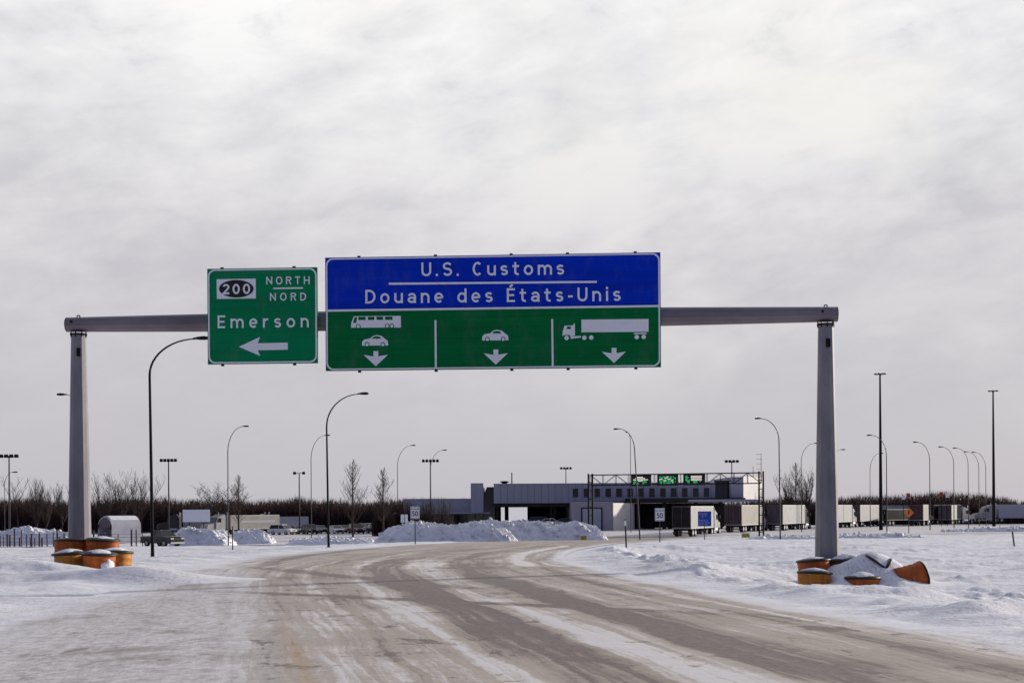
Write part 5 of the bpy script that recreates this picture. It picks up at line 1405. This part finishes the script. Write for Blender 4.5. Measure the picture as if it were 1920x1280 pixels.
# ------------------------------------------------------------------ trees
def bare_tree(label, px, Y, ytop, kind, seed, spread=None, group='bare trees standing above the woods', base_off=0.0):
    rnd = random.Random(seed)
    a = at(px, ytop, Y); gz = G(a.x, Y) - 0.1
    H = a.z - gz
    t = thing('bare_tree', label, 'tree', (a.x, Y, gz), rnd.uniform(0, 6) if kind != 'fork' else 0, group)
    tr = MB(); cr = MB()
    def limb(p, d, L, r, depth, up, mb):
        seg = 4; pts = [Vector(p)]; rr = [r]; dd = Vector(d).normalized()
        for k in range(seg):
            dd = (dd + Vector((rnd.uniform(-1, 1), rnd.uniform(-1, 1), rnd.uniform(-0.4, 0.7) + up)) * 0.16).normalized()
            pts.append(pts[-1] + dd * L / seg); rr.append(max(r * (1 - 0.75 * (k + 1) / seg), 0.014))
        mb.tube(pts, rr, 4 if depth else 6, caps=False)
        return pts
    if kind == 'conical':
        tr.tube([(0, 0, 0), (0.03, 0, H * 0.4), (0, 0.03, H * 0.7), (0, 0, H)], [0.17, 0.12, 0.07, 0.02], 6)
        n = 62
        for k in range(n):
            f = 0.22 + 0.77 * (k / n) ** 0.95
            z = H * f; L = (H * 0.36) * (1.02 - f) ** 0.8 * rnd.uniform(0.6, 1.15) + 0.25
            az = rnd.uniform(0, 6.283); d = Vector((math.cos(az), math.sin(az), 0.75 + f))
            pts = limb((0, 0, z), d, L, 0.03 * (1.15 - f) + 0.010, 1, 0.2, cr)
            for q in pts[1:]:
                for _ in range(2):
                    az2 = rnd.uniform(0, 6.283)
                    limb(q, Vector((math.cos(az2), math.sin(az2), 1.2)), L * rnd.uniform(0.2, 0.4), 0.012, 2, 0.4, cr)
    else:
        up = {'poplar': 0.95, 'round': 0.2, 'fork': 0.4, 'vase': 0.75}[kind]
        sp = {'poplar': 0.34, 'round': 0.95, 'fork': 0.6, 'vase': 0.52}[kind]
        f0 = {'poplar': 0.3, 'round': 0.3, 'fork': 0.5, 'vase': 0.32}[kind]
        r0 = 0.013 * H
        pts = limb((0, 0, 0), (0, 0, 1), H * f0, r0, 0, 0.3, tr)
        top = pts[-1]
        nb = {'poplar': 10, 'round': 11, 'fork': 4, 'vase': 10}[kind]
        for k in range(nb):
            az = 6.283 * k / nb + rnd.uniform(-0.4, 0.4) + (0.2 if kind == 'fork' else 0); o_ = pts[rnd.choice((2, 3, 4, 4))] if kind != 'fork' else top
            s_ = sp * rnd.uniform(0.5, 1.15)
            L = H * (1 - f0) * rnd.uniform(0.62, 0.92)
            p1 = limb(o_, (math.cos(az) * s_, math.sin(az) * s_, 1.0), L, r0 * 0.6, 1, up, tr)
            for i1, q in enumerate(p1[1:]):
                for _ in range(2):
                    az2 = rnd.uniform(0, 6.283); s2 = sp * 1.1
                    p2 = limb(q, (math.cos(az2) * s2, math.sin(az2) * s2, 0.9), L * rnd.uniform(0.25, 0.45), r0 * 0.20, 2, up, cr)
                    for q2 in p2[1:]:
                        for _ in range({'fork': 1, 'round': 3}.get(kind, 2)):
                            az3 = rnd.uniform(0, 6.283)
                            limb(q2, (math.cos(az3) * s2, math.sin(az3) * s2, 0.8), L * rnd.uniform(0.10, 0.2), 0.009 if kind != 'round' else 0.022, 3, up, cr)
    tr.build('trunk', M['bark'], t); cr.build('crown', M['twig'], t)
    zmax = max(v[2] for v in cr.v); kz = H / zmax
    for o_ in t.children:
        for v in o_.data.vertices: v.co.z *= kz
        if kind == 'round':
            for v in o_.data.vertices: v.co.x *= 1.25; v.co.y *= 1.25
    return t
TR = [('leafless forked tree at the far left, thick diverging limbs', 36, 212, 886, 'fork', 1), ('thin leafless tree rising left of the left gantry leg', 68, 214, 894, 'poplar', 2),
      ('leafless bushy tree touching the left side of the left gantry leg', 112, 214, 893, 'vase', 3), ('slim leafless tree between two bushier ones at the far left', 88, 222, 905, 'poplar', 4),
      ('leafless tree right of the left gantry leg, leftmost of three together', 196, 212, 882, 'vase', 5), ('leafless tree in the middle of three together right of the left gantry leg', 229, 214, 876, 'poplar', 6),
      ('leafless tree behind the nearest black lamp pole, rightmost of three together', 262, 212, 880, 'vase', 7),
      ('round crowned leafless tree above the blank white board', 393, 226, 900, 'round', 8), ('slender leafless tree right of the round crowned one', 447, 216, 888, 'conical', 9),
      ('tall conical leafless tree standing before the parked cars', 661, 172, 860, 'conical', 10), ('second conical leafless tree left of the lamp by the snow pile', 718, 176, 875, 'conical', 11),
      ('thin leafless tree left of the right gantry leg, leftmost of three', 1478, 240, 868, 'poplar', 12), ('bushier leafless tree in the middle of three left of the right gantry leg', 1492, 244, 866, 'conical', 13),
      ('thin leafless tree partly behind the right gantry leg', 1510, 240, 872, 'poplar', 14)]
for lab, px, Y, yt, kind, sd in TR:
    bare_tree(lab, px, Y, yt, kind, sd)

def thicket(name, label, x0, x1, y0, y1, topfn, n, seed, m, twigs=6, cat=None, thick=0.05, lo=0.62):
    """mass of bare stems as one mesh of slim three-sided blades"""
    rng = np.random.default_rng(seed)
    X = rng.uniform(x0, x1, n); Y = rng.uniform(y0, y1, n)
    gz = slope(Y)
    Hh = topfn(X, Y) - gz
    Hh = Hh * rng.uniform(lo, 1.04, n)
    lean = rng.normal(0, 0.08, (n, 2)) * Hh[:, None]
    V = []; F = []
    def blades(P0, P1, w):
        k = len(P0); base = sum(len(v) for v in V)
        ang = rng.uniform(0, 6.283, k)
        ring = []
        for j in range(3):
            a = ang + j * 2.094
            ring.append(P0 + np.stack([np.cos(a) * w, np.sin(a) * w, np.zeros(k)], 1))
        V.append(np.concatenate(ring + [P1], 0))
        i = np.arange(k) + base
        F.append(np.concatenate([np.stack([i, i + k, i + 3 * k], 1), np.stack([i + k, i + 2 * k, i + 3 * k], 1), np.stack([i + 2 * k, i, i + 3 * k], 1)], 0))
    P0 = np.stack([X, Y, gz - 0.1], 1); P1 = np.stack([X + lean[:, 0], Y + lean[:, 1], gz + Hh], 1)
    blades(P0, P1, rng.uniform(0.6, 1.5, n) * thick)
    for q in range(twigs):
        f = rng.uniform(0.12, 0.85, n)[:, None]
        B = P0 + (P1 - P0) * f
        L = (1 - f[:, 0] * 0.75) * Hh * rng.uniform(0.2, 0.42, n)
        az = rng.uniform(0, 6.283, n); el = rng.uniform(0.5, 1.3, n)
        T = B + np.stack([np.cos(az) * np.cos(el), np.sin(az) * np.cos(el), np.sin(el)], 1) * L[:, None]
        blades(B, T, rng.uniform(0.4, 1.0, n) * thick * 0.8)
    o = np_mesh(name, np.concatenate(V), np.concatenate(F), m, smooth=False)
    return o
def top_px(table, Yref):
    xs = [at(p, 950, Yref).x for p, _ in table]; zs = [at(p, q, Yref).z for p, q in table]
    return lambda X, Y: np.interp(X * Yref / Y, xs, zs) + 0.35 + 2.0 * fbm(X * 0.30, Y * 0.05, 77, 4)
LT = top_px([(-400, 936), (0, 934), (60, 932), (140, 940), (185, 938), (215, 932), (300, 930), (345, 940), (395, 937), (480, 937), (560, 933), (620, 934), (660, 941), (720, 936), (780, 934), (900, 940), (1200, 950)], 262)
w = thicket('far_woods', None, -140, -4, 252, 282, LT, 17000, 5, M['wood'], 8, thick=0.12, lo=0.60); struct(w, 'stuff'); w['label'] = 'dark leafless woods behind the left parking lot'
RT = top_px([(1180, 945), (1440, 936), (1480, 930), (1540, 936), (1650, 925), (1750, 922), (1830, 924), (1880, 931), (1905, 940), (1990, 944), (2300, 940)], 285)
w = thicket('far_woods', None, 22, 180, 276, 306, RT, 17000, 6, M['wood'], 8, thick=0.12, lo=0.60); struct(w, 'stuff'); w['label'] = 'dark leafless woods behind the queued trucks'
ST = top_px([(700, 955), (725, 936), (745, 930), (770, 932), (800, 934), (850, 940), (905, 950)], 205)
def shrub(label, px0, px1, Y, top, n, seed, m='shrub'):
    a, b = at(px0, 1000, Y).x, at(px1, 1000, Y).x; zt_ = at((px0 + px1) / 2, top, Y).z
    cx = (a + b) / 2; hw = (b - a) / 2
    o = thicket('bare_shrub', label, a, b, Y - 1.6, Y + 1.6, lambda X, YY: slope(YY) + (zt_ - slope(YY)) * np.clip(1.08 - ((X - cx) / hw) ** 2 * 0.55, 0.2, 1), n, seed, M[m], 8, thick=0.03)
    # origin at its base
    gz = float(slope(Y)); me = o.data
    co = np.empty(len(me.vertices) * 3, np.float32); me.vertices.foreach_get('co', co); co = co.reshape(-1, 3) - np.array([cx, Y, gz], np.float32)
    me.vertices.foreach_set('co', co.ravel()); o.location = (cx, Y, gz)
    tag(o, label, 'shrub', 'leafless shrubs before the building')
shrub('reddish brown leafless shrub left of the lamp beside the snow pile', 698, 742, 198, 938, 420, 1)
shrub('dense brown leafless shrub behind the far speed limit sign', 738, 786, 200, 932, 480, 2)
shrub('purplish leafless shrub in front of the low building wing, left one', 782, 822, 205, 928, 240, 3, 'twig')
shrub('sparse leafless shrub in front of the low building wing, right one', 818, 850, 207, 926, 130, 4, 'twig')
